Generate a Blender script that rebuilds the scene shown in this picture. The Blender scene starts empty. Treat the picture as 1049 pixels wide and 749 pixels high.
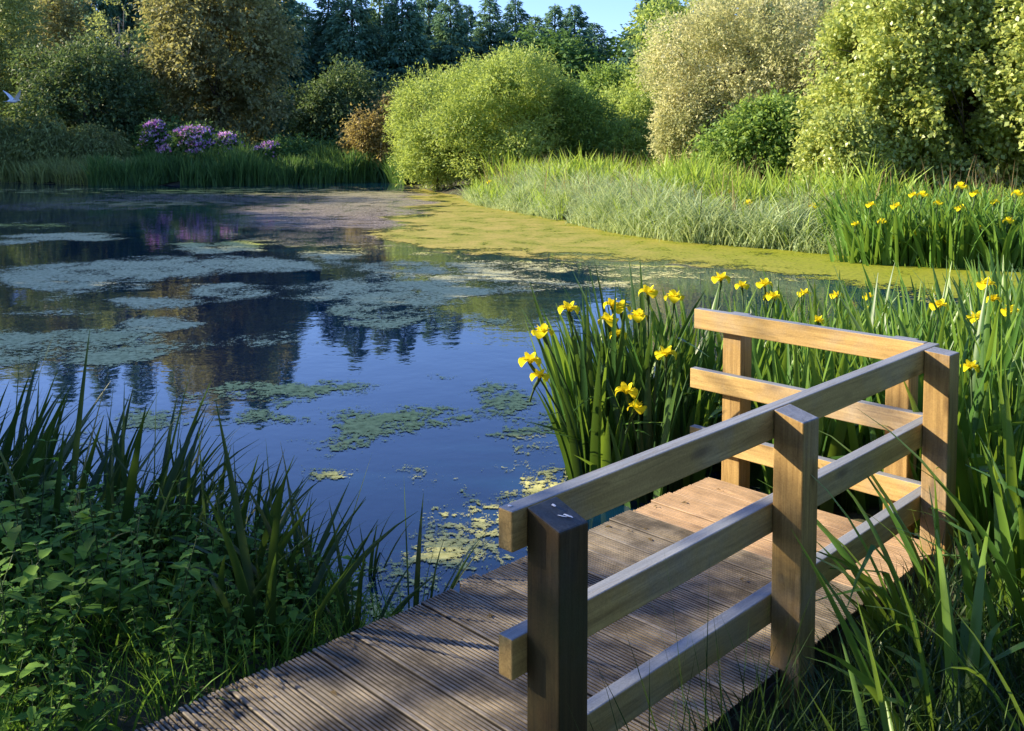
import bpy, math, random
import numpy as np
from mathutils import Vector, Matrix

sc = bpy.context.scene
COL = sc.collection
R = math.radians
S2 = math.sqrt(2.0)

# ------------------------------------------------------------------ camera
F, CX, CY, CAMH = 975.0, 524.5, 195.0, 1.9
PITCH = math.atan(55 / 975)
cam = bpy.data.objects.new('camera', bpy.data.cameras.new('camera'))
COL.objects.link(cam)
cam.location = (0, 0, CAMH)
cam.rotation_euler = (R(90) - PITCH, 0, 0)
cam.data.sensor_width = 36
cam.data.lens = F / 1049 * 36
cam.data.shift_y = -(374.5 - CY) / 1049
cam.data.clip_end = 3000
cam.data.clip_start = 0.05
sc.camera = cam
sc.view_settings.view_transform = 'Standard'
sc.view_settings.look = 'None'
sc.view_settings.exposure = 0
sc.view_settings.gamma = 1


def at(px, py, z=0.0):
    """where the line of sight of a photo pixel meets the level z"""
    x = (px - CX) / F
    y = -(py - CY) / F
    c, s = math.cos(PITCH), math.sin(PITCH)
    r = (x, c + s * y, -s + c * y)
    t = (z - CAMH) / r[2]
    return (r[0] * t, r[1] * t)


def xa(px, Y):
    return (px - CX) / F * Y


def ha(py, Y):
    return CAMH + (140 - py) / F * Y


# ------------------------------------------------------------------ light
SUN_EL, SUN_AZ = R(24.5), (-0.985, 0.17)
el = SUN_EL
ln = math.hypot(*SUN_AZ)
sdir = Vector((SUN_AZ[0] / ln * math.cos(el), SUN_AZ[1] / ln * math.cos(el), math.sin(el)))
sl = bpy.data.lights.new('sun', 'SUN')
sl.energy = 11.5
sl.angle = R(0.53)
sl.color = (1.0, 0.87, 0.64)
so = bpy.data.objects.new('sun', sl)
so.rotation_euler = sdir.to_track_quat('Z', 'Y').to_euler()
so.location = (-30, -10, 30)
COL.objects.link(so)
w = bpy.data.worlds.new('World')
sc.world = w
w.use_nodes = True
nt = w.node_tree
sky = nt.nodes.new('ShaderNodeTexSky')
sky.sky_type = 'NISHITA'
sky.sun_disc = False
sky.sun_elevation = el
sky.sun_rotation = math.atan2(sdir.x, sdir.y)
sky.air_density = 1.0
sky.dust_density = 0.4
sky.ozone_density = 3.0
bg = nt.nodes['Background']
bg.inputs['Strength'].default_value = 0.27
tintn = nt.nodes.new('ShaderNodeMix')
tintn.data_type = 'RGBA'
tintn.blend_type = 'MULTIPLY'
tintn.inputs[0].default_value = 1.0
tintn.inputs[7].default_value = (0.82, 0.91, 1.30, 1)
nt.links.new(sky.outputs[0], tintn.inputs[6])
nt.links.new(tintn.outputs[2], bg.inputs['Color'])


# ------------------------------------------------------------------ node helpers
class NT:
    def __init__(s, name):
        s.m = bpy.data.materials.new(name)
        s.m.use_nodes = True
        s.t = s.m.node_tree
        s.n = s.t.nodes
        s.b = s.n['Principled BSDF']
        s.out = s.n['Material Output']

    def new(s, t, **k):
        n = s.n.new(t)
        for a, v in k.items():
            setattr(n, a, v)
        return n

    def L(s, a, b):
        s.t.links.new(a, b)

    def coord(s, kind='Object', scale=(1, 1, 1), loc=(0, 0, 0)):
        tc = s.new('ShaderNodeTexCoord')
        mp = s.new('ShaderNodeMapping')
        mp.inputs['Scale'].default_value = scale
        mp.inputs['Location'].default_value = loc
        s.L(tc.outputs[kind], mp.inputs['Vector'])
        return mp.outputs[0]

    def geo(s):
        return s.new('ShaderNodeNewGeometry')

    def noise(s, vec, scale, detail=4, rough=0.55, dist=0.0):
        n = s.new('ShaderNodeTexNoise')
        n.inputs['Scale'].default_value = scale
        n.inputs['Detail'].default_value = detail
        n.inputs['Roughness'].default_value = rough
        n.inputs['Distortion'].default_value = dist
        if vec is not None:
            s.L(vec, n.inputs['Vector'])
        return n.outputs['Fac']

    def ramp(s, fac, stops):
        r = s.new('ShaderNodeValToRGB')
        e = r.color_ramp.elements
        while len(e) < len(stops):
            e.new(0.5)
        for i, (p, c) in enumerate(stops):
            e[i].position = p
            e[i].color = (c[0], c[1], c[2], 1) if hasattr(c, '__len__') else (c, c, c, 1)
        s.L(fac, r.inputs[0])
        return r.outputs[0]

    def mix(s, fac, a, b, mode='MIX'):
        m = s.new('ShaderNodeMix', data_type='RGBA', blend_type=mode)
        for v, i in ((fac, 0), (a, 6), (b, 7)):
            if hasattr(v, 'is_output'):
                s.L(v, m.inputs[i])
            elif i == 0:
                m.inputs[0].default_value = v
            else:
                m.inputs[i].default_value = (v[0], v[1], v[2], 1)
        return m.outputs[2]

    def math(s, op, a, b=0.0, c=None):
        m = s.new('ShaderNodeMath', operation=op)
        for i, v in enumerate((a, b) if c is None else (a, b, c)):
            if hasattr(v, 'is_output'):
                s.L(v, m.inputs[i])
            else:
                m.inputs[i].default_value = v
        return m.outputs[0]

    def attr(s, name):
        return s.new('ShaderNodeAttribute', attribute_name=name).outputs['Fac']

    def bump(s, h, strength=0.3, dist=0.01):
        b = s.new('ShaderNodeBump')
        b.inputs['Strength'].default_value = strength
        b.inputs['Distance'].default_value = dist
        s.L(h, b.inputs['Height'])
        s.L(b.outputs[0], s.b.inputs['Normal'])
        return b.outputs[0]


def leaf_mat(name, c0, c1, c2, trans=0.35, rough=0.55, spec=0.35, nscale=0.7, tcol=None, gain=1.0):
    c0, c1, c2 = [tuple(min(0.9, x * gain) for x in c) for c in (c0, c1, c2)]
    """c0 dark, c1 mid, c2 light: picked per leaf and by a slow variation through the plant"""
    k = NT(name)
    v = k.coord('Object')
    n = k.noise(v, nscale, 3)
    f = k.math('ADD', k.math('MULTIPLY', k.attr('tint'), 0.75), k.math('MULTIPLY', k.math('SUBTRACT', n, 0.3), 0.6))
    col = k.ramp(f, [(0.0, c0), (0.45, c1), (1.0, c2)])
    k.L(col, k.b.inputs['Base Color'])
    k.b.inputs['Roughness'].default_value = rough
    k.b.inputs['Specular IOR Level'].default_value = spec
    tr = k.new('ShaderNodeBsdfTranslucent')
    tc = k.mix(0.55, col, tcol or (min(1, c2[0] * 1.5), min(1, c2[1] * 1.5), c2[2]))
    k.L(tc, tr.inputs['Color'])
    ms = k.new('ShaderNodeMixShader')
    ms.inputs[0].default_value = trans
    k.L(k.b.outputs[0], ms.inputs[1])
    k.L(tr.outputs[0], ms.inputs[2])
    k.L(ms.outputs[0], k.out.inputs['Surface'])
    return k.m


def plain_mat(name, c, c2=None, rough=0.7, scale=8, bump=0.0, spec=0.3):
    k = NT(name)
    v = k.coord('Object')
    n = k.noise(v, scale, 5, 0.6)
    c2 = c2 or tuple(x * 0.6 for x in c)
    k.L(k.ramp(n, [(0.3, c2), (0.7, c)]), k.b.inputs['Base Color'])
    k.b.inputs['Roughness'].default_value = rough
    k.b.inputs['Specular IOR Level'].default_value = spec
    if bump:
        k.bump(n, bump, 0.02)
    return k.m


# ------------------------------------------------------------------ mesh helpers
def mesh_np(name, V, faces, mat, parent=None, tint=None, smooth=False, attrs=None):
    """V (n,3); faces: (m,k) int array"""
    me = bpy.data.meshes.new(name)
    V = np.asarray(V, dtype=np.float32)
    faces = np.asarray(faces, dtype=np.int32)
    m, k = faces.shape
    me.vertices.add(len(V))
    me.vertices.foreach_set('co', V.ravel())
    me.loops.add(m * k)
    me.loops.foreach_set('vertex_index', faces.ravel())
    me.polygons.add(m)
    me.polygons.foreach_set('loop_start', np.arange(0, m * k, k, dtype=np.int32))
    me.update(calc_edges=True)
    if smooth:
        me.polygons.foreach_set('use_smooth', np.ones(m, dtype=bool))
    A = dict(attrs or {})
    if tint is not None:
        A['tint'] = tint
    for an, av in A.items():
        a = me.attributes.new(an, 'FLOAT', 'POINT')
        a.data.foreach_set('value', np.asarray(av, dtype=np.float32))
    me.materials.append(mat)
    o = bpy.data.objects.new(name, me)
    COL.objects.link(o)
    if parent is not None:
        o.parent = parent
    return o


class MB:
    """collects simple solids into ONE mesh"""
    def __init__(s):
        s.v, s.f = [], []

    def quadgrid(s, P, close=False):
        """P: list of rings, each a list of points"""
        b = len(s.v)
        n = len(P[0])
        for r in P:
            s.v += [tuple(p) for p in r]
        for i in range(len(P) - 1):
            for j in range(n if close else n - 1):
                a, c = b + i * n + j, b + i * n + (j + 1) % n
                s.f.append((a, c, c + n, a + n))
        return b

    def tube(s, pts, rad, n=8, cap=True):
        pts = [Vector(p) for p in pts]
        rings = []
        for i, p in enumerate(pts):
            d = (pts[min(i + 1, len(pts) - 1)] - pts[max(i - 1, 0)]).normalized()
            a = d.cross(Vector((0.3, 1, 0.1))).normalized()
            b = d.cross(a)
            rings.append([p + (a * math.cos(t) + b * math.sin(t)) * rad[i] for t in [2 * math.pi * k / n for k in range(n)]])
        b0 = s.quadgrid(rings, True)
        if cap:
            s.f.append(tuple(b0 + (len(rings) - 1) * n + k for k in range(n)))

    def box(s, x0, x1, y0, y1, z0, z1, bev=0.0, tops=None):
        """bevelled along its edges; tops = 4 z values for a sloped top"""
        b = len(s.v)
        T = tops or [z1] * 4
        c = [(x0, y0), (x1, y0), (x1, y1), (x0, y1)]
        s.v += [(x, y, z0) for x, y in c] + [(x, y, t) for (x, y), t in zip(c, T)]
        s.f += [(b, b + 3, b + 2, b + 1), (b + 4, b + 5, b + 6, b + 7)] + [(b + i, b + (i + 1) % 4, b + 4 + (i + 1) % 4, b + 4 + i) for i in range(4)]

    def build(s, name, mat, parent=None, bevel=0.0, smooth=False, seg=2):
        me = bpy.data.meshes.new(name)
        me.from_pydata([tuple(p) for p in s.v], [], s.f)
        me.update()
        if smooth:
            me.polygons.foreach_set('use_smooth', [True] * len(me.polygons))
        me.materials.append(mat)
        o = bpy.data.objects.new(name, me)
        COL.objects.link(o)
        if parent is not None:
            o.parent = parent
        if bevel:
            m = o.modifiers.new('bevel', 'BEVEL')
            m.width = bevel
            m.segments = seg
            m.limit_method = 'ANGLE'
        return o


def empty(name, loc=(0, 0, 0), rz=0.0, label=None, cat=None, group=None, scale=1.0):
    o = bpy.data.objects.new(name, None)
    o.empty_display_size = 0.2
    COL.objects.link(o)
    o.location = loc
    o.rotation_euler = (0, 0, rz)
    o.scale = (scale,) * 3 if not hasattr(scale, '__len__') else scale
    tag(o, label, cat, group)
    return o


def tag(o, label=None, cat=None, group=None, kind=None):
    for k, v in (('label', label), ('category', cat), ('group', group), ('kind', kind)):
        if v:
            o[k] = v
    return o


def kids(o):
    return [c for c in ALLKIDS.get(o.name, [])]


ALLKIDS = {}


def copy_tree(o, parent=None, loc=None, rz=None, scale=None, label=None, group=None):
    c = o.copy()
    COL.objects.link(c)
    if parent is not None:
        c.parent = parent
    if loc is not None:
        c.location = loc
    if rz is not None:
        c.rotation_euler = (0, 0, rz)
    if scale is not None:
        c.scale = (scale,) * 3 if not hasattr(scale, '__len__') else scale
    if label:
        c['label'] = label
    if group:
        c['group'] = group
    for ch in o.children:
        copy_tree(ch, c)
    return c


def bez(p0, p1, p2, n=6):
    p0, p1, p2 = Vector(p0), Vector(p1), Vector(p2)
    return [p0 * (1 - t) ** 2 + p1 * 2 * t * (1 - t) + p2 * t * t for t in [i / (n - 1) for i in range(n)]]


# ------------------------------------------------------------------ vegetation helpers (numpy)
def unit(a):
    return a / np.maximum(np.linalg.norm(a, axis=1, keepdims=True), 1e-9)


def pnoise(P, rs, k=5):
    """cheap smooth pseudo noise, 0..1"""
    r = np.random.RandomState(rs)
    s = np.zeros(len(P))
    for i in range(k):
        d = r.normal(size=3)
        d *= (0.8 + 0.5 * i) / np.linalg.norm(d)
        s += np.sin(P @ d * 2.0 + r.uniform(0, 6.28)) / (1 + 0.35 * i)
    return 0.5 + s * 0.22


def leaf_cards(P, D, N, L, Wd, fold=0.18):
    """rhombic leaves: base P, direction D, normal N, length L, width Wd"""
    S = unit(np.cross(D, N))
    N2 = np.cross(S, D)
    n = len(P)
    V = np.empty((n, 4, 3))
    L = L[:, None]
    Wd = Wd[:, None]
    mid = P + D * L * 0.45
    V[:, 0] = P
    V[:, 1] = mid + S * Wd * 0.5 + N2 * Wd * fold
    V[:, 2] = P + D * L - N2 * L * 0.08
    V[:, 3] = mid - S * Wd * 0.5 + N2 * Wd * fold
    return V.reshape(-1, 3), np.arange(n * 4).reshape(n, 4)


def crown_mesh(name, lobes, n, leaf, mat, parent, seed, aspect=0.55, droop=0.0, shell=0.55, gap=0.32, nfreq=1.0, up=0.25, bottom=0.0, rough=0.28, shoot=3.5, rise=0.5):
    """leaves spread through lobes = [(cx,cy,cz,rx,ry,rz)]"""
    r = np.random.RandomState(seed)
    Lb = np.array(lobes, dtype=float)
    area = (Lb[:, 3] * Lb[:, 4] + Lb[:, 3] * Lb[:, 5] + Lb[:, 4] * Lb[:, 5])
    idx = r.choice(len(Lb), size=n, p=area / area.sum())
    # leaves sit on short shoots, several leaves to a shoot
    per = 7
    ns = n // per
    n = ns * per
    idx = idx[:ns]
    d = unit(r.normal(size=(ns, 3)))
    rad = shell + (1.0 - shell) * r.uniform(size=ns) ** 0.6
    rad *= 1 + rough * 2 * (pnoise(d * 2.2 + idx[:, None] * 3.1, seed + 2, 4) - 0.5)
    stray = r.uniform(size=ns) < 0.07
    rad[stray] *= r.uniform(1.0, 1.22, stray.sum())
    P = Lb[idx, :3] + d * Lb[idx, 3:6] * rad[:, None]
    keep = (pnoise(P * nfreq, seed + 1) > gap) & (P[:, 2] > bottom + 0.05)
    sdv = unit(d + np.array([0, 0, rise]) + r.normal(size=(ns, 3)) * 0.45)
    slen = leaf * shoot * r.uniform(0.5, 1.3, ns)
    j = np.tile(np.arange(per), ns) / (per - 1.0)
    rp = lambda q: np.repeat(q, per, axis=0)
    P = rp(P) + rp(sdv) * (rp(slen) * j)[:, None] + r.normal(size=(n, 3)) * leaf * 0.35
    P[:, 2] -= droop * 0.25 * rp(slen) * j * j
    d = unit(rp(d) + rp(sdv) * 0.5)
    keep = rp(keep) & (P[:, 2] > bottom + 0.02)
    shade = rp(r.uniform(-0.2, 0.25, ns))
    deep = np.zeros(n, bool)
    for l in Lb:
        q = ((P - l[:3]) / l[3:6])
        deep |= (q ** 2).sum(1) < 0.2
    keep &= ~deep
    P, d, shade = P[keep], d[keep], shade[keep]
    m = len(P)
    D = unit(d + r.normal(size=(m, 3)) * 0.7 + np.array([0, 0, -droop]))
    N = unit(d * 0.6 + r.normal(size=(m, 3)) * 0.6 + np.array([0, 0, up]))
    Ls = leaf * r.uniform(0.65, 1.35, m)
    V, Fc = leaf_cards(P, D, N, Ls, Ls * aspect)
    clump = pnoise(P * 1.6 * nfreq, seed + 5)
    tint = np.clip(clump * 0.6 + shade + r.uniform(-0.2, 0.35, m) + 0.15, 0, 1)
    return mesh_np(name, V, Fc, mat, parent, np.repeat(tint, 4))


def make_lobes(wx, wy, h, z0, k, seed, size=0.36, taper=0.15, core=0.72):
    """lobes over an egg-shaped crown: half widths wx, wy, from z0 to h"""
    r = random.Random(seed)
    hz = (h - z0) / 2
    out = [(0, 0, z0 + hz, wx * core, wy * core, hz * (core + .06))]
    for i in range(k):
        t = (i + 0.5) / k
        zz = 1 - 2 * t
        ph = i * 2.39996 + r.uniform(-0.4, 0.4)
        rr = math.sqrt(max(0, 1 - zz * zz))
        shrink = 1 - taper * (zz + 1)
        s = size * r.uniform(0.5, 1.3)
        q = 0.74 * r.uniform(0.7, 1.2)
        out.append((rr * math.cos(ph) * wx * q * shrink, rr * math.sin(ph) * wy * q * shrink, z0 + hz + zz * hz * q,
                    wx * s, wy * s, min(hz, (wx + wy) / 2) * s * r.uniform(0.8, 1.1)))
    return out


def trunk_mesh(h, r0, lobes, mat, parent, seed, name='trunk', nl=7, sub=True, fork=0.25):
    r = random.Random(seed)
    mb = MB()
    top = Vector((r.uniform(-.05, .05) * h, r.uniform(-.05, .05) * h, h * 0.8))
    ax = bez((0, 0, -0.15), (r.uniform(-.06, .06) * h, 0, h * 0.4), top, 8)
    mb.tube(ax, [r0 * (1.25 if i == 0 else 1 - 0.11 * i) for i in range(8)], 8)
    for i, l in enumerate(sorted(lobes[1:], key=lambda q: r.random())[:nl]):
        a = ax[min(6, max(1, int((fork + r.uniform(0, 0.45)) * 8)))]
        e = Vector(l[:3]) * 1.0 + Vector((l[0], l[1], 0)) * 0.15
        mid = (Vector(a) * 0.5 + e * 0.5) + Vector((0, 0, -0.06 * h))
        pts = bez(a, mid, e, 6)
        mb.tube(pts, [r0 * 0.42 * (1 - 0.16 * j) for j in range(6)], 6)
        if sub:
            for q in range(3):
                s = pts[2 + q]
                e2 = s + Vector((r.uniform(-1, 1), r.uniform(-1, 1), r.uniform(0.1, 1))).normalized() * l[3] * 1.1
                mb.tube([s, (s + e2) / 2 + Vector((0, 0, .04 * h)), e2], [r0 * .18, r0 * .12, r0 * .05], 5)
    return mb.build(name, mat, parent, smooth=True)


def ribbons(base, dirs, height, width, lean, bend, nseg=5, fold=0.0, seed=0, kink=None, tipw=0.05, twist=0.0):
    """blades of grass / sword leaves. base (n,3), dirs horizontal unit (n,3) lean direction."""
    n = len(base)
    ts = np.linspace(0, 1, nseg + 1)
    Zu = np.array([0, 0, 1.0])
    cross = 3 if fold else 2
    V = np.empty((n, nseg + 1, cross, 3))
    side = np.cross(dirs, Zu)
    r = np.random.RandomState(seed + 77)
    ta = r.uniform(-1, 1, n) * 1.5707
    side = unit(side * np.cos(ta)[:, None] + dirs * np.sin(ta)[:, None])
    pos = base.copy()
    ang = lean.copy()
    seglen = height / nseg
    for i, t in enumerate(ts):
        if i:
            a = ang + bend * (t - 0.5 / nseg) ** 1.8
            if kink is not None:
                a = a + np.where(t > kink[0], kink[1], 0.0)
            a = np.minimum(a, 2.7)
            pos = pos + (dirs * np.sin(a)[:, None] + Zu * np.cos(a)[:, None]) * seglen[:, None]
        wd = width * (1.0 if t < 0.35 else max(tipw, (1 - ((t - 0.35) / 0.65) ** 1.6)))
        if t < 0.1:
            wd = width * 0.85
        sd = side * (wd * 0.5)[:, None]
        if twist:
            sd = sd * math.cos(twist * t) + dirs * (wd * 0.5)[:, None] * math.sin(twist * t)
        V[:, i, 0] = pos - sd
        V[:, i, -1] = pos + sd
        if fold:
            V[:, i, 1] = pos + np.cross(side, Zu) * (wd * fold)[:, None]
    st = (nseg + 1) * cross
    fl = []
    for i in range(nseg):
        for c in range(cross - 1):
            a = i * cross + c
            fl.append((a, a + 1, a + 1 + cross, a + cross))
    fl = np.array(fl)
    Fc = (np.arange(n)[:, None, None] * st + fl[None]).reshape(-1, 4)
    tt = np.tile(np.repeat(ts, cross), n)
    return V.reshape(-1, 3), Fc, tt, st


# ------------------------------------------------------------------ pond outline and ground
POND = [(-21.2, 39.4), (-16.3, 37.2), (-10.4, 37.2), (-7.9, 39.2), (-5.3, 40.5), (-4.0, 37.5), (-2.7, 32.5), (-1.3, 29.4), (-0.9, 26.5),
        (0.8, 22.6), (2.2, 18.6), (3.1, 17.2), (4.5, 16.1), (5.4, 15.2), (5.6, 14.2), (7.3, 13.5), (10.5, 12.8), (13.5, 11.5), (12, 10), (8, 8.8),
        (5.5, 7.9), (3.6, 6.6), (2.4, 5.6), (1.4, 4.9), (0.9, 4.2), (0.5, 3.55), (-0.1, 3.15), (-0.45, 3.55), (-1.0, 4.0), (-1.9, 4.5),
        (-3.0, 5.1), (-6, 7), (-12, 11), (-18, 18), (-22, 28), (-26, 40)]
PA = np.array(POND)


def pond_sd(P):
    """signed distance to the shore, negative inside the pond"""
    A, B = PA, np.roll(PA, -1, axis=0)
    best = np.full(len(P), 1e9)
    ins = np.zeros(len(P), bool)
    for a, b in zip(A, B):
        ab = b - a
        t = np.clip(((P - a) @ ab) / (ab @ ab), 0, 1)
        best = np.minimum(best, np.linalg.norm(P - (a + t[:, None] * ab), axis=1))
        c = (a[1] > P[:, 1]) != (b[1] > P[:, 1])
        with np.errstate(divide='ignore', invalid='ignore'):
            xi = (b[0] - a[0]) * (P[:, 1] - a[1]) / (b[1] - a[1]) + a[0]
        ins ^= c & (P[:, 0] < xi)
    return np.where(ins, -best, best)


def ground_z(P):
    d = pond_sd(P)
    z = np.where(d < 0, np.maximum(-0.8, d * 0.5 - 0.02), 0.02 + 0.22 * (1 - np.exp(-np.maximum(d, 0) / 1.2)) + 0.25 * (1 - np.exp(-np.maximum(d, 0) / 12)))
    return z + 0.04 * np.sin(P[:, 0] * 1.7 + 1) * np.sin(P[:, 1] * 1.3)


def gz(x, y):
    return float(ground_z(np.array([[x, y]]))[0])


def axis(parts):
    out = []
    for a, b, s in parts:
        out += list(np.arange(a, b - 1e-6, s))
    return np.array(out + [parts[-1][1]])


gx = axis([(-600, -60, 30), (-60, -28, 4), (-28, -5, 0.9), (-5, 8, 0.3), (8, 20, 0.9), (20, 60, 4), (60, 600, 30)])
gy = axis([(-200, -20, 20), (-20, 0, 1.5), (0, 10, 0.3), (10, 45, 0.9), (45, 90, 4), (90, 900, 40)])
GX, GY = np.meshgrid(gx, gy)
P2 = np.stack([GX.ravel(), GY.ravel()], 1)
V = np.column_stack([P2, ground_z(P2)])
nx, ny = len(gx), len(gy)
ii = (np.arange(ny - 1)[:, None] * nx + np.arange(nx - 1)[None]).ravel()
Fc = np.stack([ii, ii + 1, ii + nx + 1, ii + nx], 1)
k = NT('earth')
v = k.coord('Object')
n1 = k.noise(v, 1.3, 6, 0.65)
n2 = k.noise(v, 14, 5, 0.7)
col = k.mix(k.ramp(n1, [(0.4, 0), (0.62, 1)]), (0.035, 0.026, 0.014), (0.03, 0.05, 0.014))
col = k.mix(k.ramp(n2, [(0.3, 0), (0.75, 1)]), col, (0.07, 0.06, 0.03))
k.L(col, k.b.inputs['Base Color'])
k.b.inputs['Roughness'].default_value = 0.95
k.bump(n2, 0.6, 0.05)
tag(mesh_np('ground', V, Fc, k.m, smooth=True), kind='structure')

# ------------------------------------------------------------------ water
k = NT('pond_water')
k.b.inputs['Base Color'].default_value = (0.003, 0.025, 0.052, 1)
k.b.inputs['Roughness'].default_value = 0.02
k.b.inputs['IOR'].default_value = 1.6
v = k.coord('Object', (1, 1, 1))
n1 = k.noise(v, 2.2, 3, 0.5)
n2 = k.noise(v, 9, 2, 0.5)
k.bump(k.math('ADD', n1, k.math('MULTIPLY', n2, 0.25)), 0.06, 0.05)
WM = k.m
wv = [(x, y, 0.0) for x in (-34, -15, 0, 18) for y in (1.5, 10, 20, 30, 46)]
wf = [(i * 5 + j, (i + 1) * 5 + j, (i + 1) * 5 + j + 1, i * 5 + j + 1) for i in range(3) for j in range(4)]
tag(mesh_np('pond_water', wv, wf, WM), kind='structure')

# ------------------------------------------------------------------ floating weed
# patches: photo x, y, half width, half height, weight, colour (0 grey green, 1 yellow green, 2 brown film)
PATCH = [(75, 243, 62, 5, 1, 0), (15, 249, 28, 4, .8, 0), (232, 254, 46, 8, 1, 0), (60, 285, 75, 14, 1, 0), (150, 276, 90, 12, 1, 0), (255, 271, 62, 9, 1, 0),
         (150, 310, 45, 8, .9, 0), (243, 300, 55, 8, .9, 0), (160, 332, 40, 8, 1.1, 0), (140, 292, 26, 4, .7, 0), (25, 357, 60, 17, 1.0, .2),
         (115, 357, 80, 20, 1.0, .3), (60, 305, 40, 4, .6, 0), (200, 350, 40, 8, .7, .2), (265, 346, 35, 6, .7, .1), (350, 262, 40, 7, .8, 0),
         (420, 300, 100, 16, .95, .1), (475, 290, 70, 9, .8, .1), (395, 325, 65, 14, .9, .3), (540, 292, 45, 8, .7, .1), (470, 332, 50, 8, .6, .3),
         (350, 296, 45, 8, .7, 0), (449, 386, 21, 5, 1.0, .6), (285, 404, 62, 12, .95, .6), (280, 430, 55, 10, .9, .6), (345, 398, 45, 10, .8, .6), (380, 432, 50, 16, .9, .6),
         (450, 425, 55, 11, 1.0, .7), (515, 405, 40, 16, 1.0, .6), (540, 432, 50, 16, .8, .6), (350, 458, 50, 12, .75, .6), (240, 493, 22, 4, 1.0, .9),
         (490, 497, 95, 22, .62, .5), (470, 522, 40, 10, .95, .6), (335, 485, 35, 8, .7, .6), (130, 432, 65, 14, .95, .5), (60, 450, 60, 12, .7, .5), (500, 560, 90, 28, .68, .5),
         (430, 585, 80, 22, .72, .5), (560, 470, 40, 20, .6, .5), (200, 412, 45, 7, .5, .5), (590, 350, 30, 6, .4, .3), (320, 350, 25, 5, .4, 0), (600, 291, 60, 5, .7, .2),
         (60, 212, 120, 5, .8, 2), (330, 222, 110, 17, 1.15, 2), (250, 204, 200, 7, .9, 2), (390, 205, 80, 10, 1.2, 1.6), (300, 196, 120, 4, .8, 1.2), (150, 209, 60, 2.5, 1.0, .9),
         (210, 196, 80, 2.5, .9, .7), (60, 196, 60, 3, .6, .3), (330, 246, 120, 8, .7, 2), (100, 225, 110, 6, .55, 2), (30, 232, 30, 3, .8, .7), (440, 278, 110, 12, .8, .1),
         (620, 272, 120, 10, .7, .3), (700, 285, 90, 8, .55, .5), (40, 320, 60, 6, .5, 0), (380, 275, 60, 8, .6, 0), (300, 330, 25, 5, .3, 0)]
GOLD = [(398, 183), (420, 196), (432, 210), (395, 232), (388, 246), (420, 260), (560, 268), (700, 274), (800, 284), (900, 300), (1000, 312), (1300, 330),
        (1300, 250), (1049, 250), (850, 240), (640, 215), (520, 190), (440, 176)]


def weed_density(P):
    # each world point back to where it is seen in the photograph, only to look up the survey of patches above
    c, s = math.cos(PITCH), math.sin(PITCH)
    dx, dy, dz = P[:, 0], P[:, 1], -CAMH
    up = dy * s + dz * c
    fw = dy * c - dz * s
    px = CX + F * dx / fw
    py = CY - F * up / fw
    W3 = np.column_stack([P * 0.55, P[:, 0] * .3])
    sc_ = np.clip(P[:, 1] / 12, 0.25, 1.6)
    px = px + ((pnoise(W3 * 2.2, 71) - .5) * 46 + (pnoise(W3 * 7, 72) - .5) * 16) * 0.8
    py = py + ((pnoise(W3 * 2.0, 73) - .5) * 150 + (pnoise(W3 * 6, 74) - .5) * 90) / np.maximum(P[:, 1], 3) * 0.35
    d = np.zeros(len(P))
    cn = np.zeros(len(P))
    cd = np.full(len(P), 1e-3)
    for (x, y, a, b, wgt, t) in PATCH:
        q = ((px - x) / (a * 1.05)) ** 2 + ((py - y) / (b * 1.08)) ** 2
        g = (0.95 if t < .25 or t > 1.5 else .80) * wgt * np.clip(1.35 - q * 0.95, 0, 1) ** 0.8
        d = np.maximum(d, g)
        e = np.exp(-q) * wgt
        cn += e * t
        cd += e
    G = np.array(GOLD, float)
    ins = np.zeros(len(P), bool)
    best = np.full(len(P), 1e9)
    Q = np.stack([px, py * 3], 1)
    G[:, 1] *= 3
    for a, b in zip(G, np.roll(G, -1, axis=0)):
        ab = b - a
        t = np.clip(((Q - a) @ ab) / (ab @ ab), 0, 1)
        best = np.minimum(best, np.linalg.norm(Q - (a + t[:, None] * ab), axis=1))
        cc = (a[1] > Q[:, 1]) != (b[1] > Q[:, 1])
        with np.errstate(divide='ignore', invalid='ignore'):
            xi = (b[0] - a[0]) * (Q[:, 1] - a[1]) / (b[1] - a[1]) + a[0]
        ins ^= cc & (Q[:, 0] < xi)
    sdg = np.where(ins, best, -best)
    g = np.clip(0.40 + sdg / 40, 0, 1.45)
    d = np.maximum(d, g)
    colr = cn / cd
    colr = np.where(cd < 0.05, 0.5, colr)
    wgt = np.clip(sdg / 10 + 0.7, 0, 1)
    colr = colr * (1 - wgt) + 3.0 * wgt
    return d, colr


Vs, Fs, Ds, Cs = [], [], [], []
off = 0
for (x0, x1, y0, y1, st) in ((-5.2, 3.2, 3.0, 9.0, 0.06), (-12, 14, 9.0, 20.0, 0.11), (-24, 6, 20.0, 41.0, 0.2)):
    ax_, ay_ = np.arange(x0, x1 + st / 2, st), np.arange(y0, y1 + st / 2, st)
    X, Y = np.meshgrid(ax_, ay_)
    P = np.stack([X.ravel(), Y.ravel()], 1)
    d, cc = weed_density(P)
    sd = pond_sd(P)
    d = np.where(sd < 0.3, np.maximum(d, 0.75 * np.clip(1 + sd / 0.35, 0, 1)), 0)
    nx, ny = len(ax_), len(ay_)
    ii = (np.arange(ny - 1)[:, None] * nx + np.arange(nx - 1)[None]).ravel()
    q = np.stack([ii, ii + 1, ii + nx + 1, ii + nx], 1)
    q = q[d[q].max(1) > 0.22]
    used = np.unique(q)
    rem = np.full(len(P), -1)
    rem[used] = np.arange(len(used)) + off
    Vs.append(np.column_stack([P[used], np.full(len(used), 0.005)]))
    Fs.append(rem[q])
    Ds.append(d[used])
    Cs.append(cc[used])
    off += len(used)
k = NT('floating_weed')
v = k.coord('Object')
den = k.attr('cover')
ct = k.attr('kindness')
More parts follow.
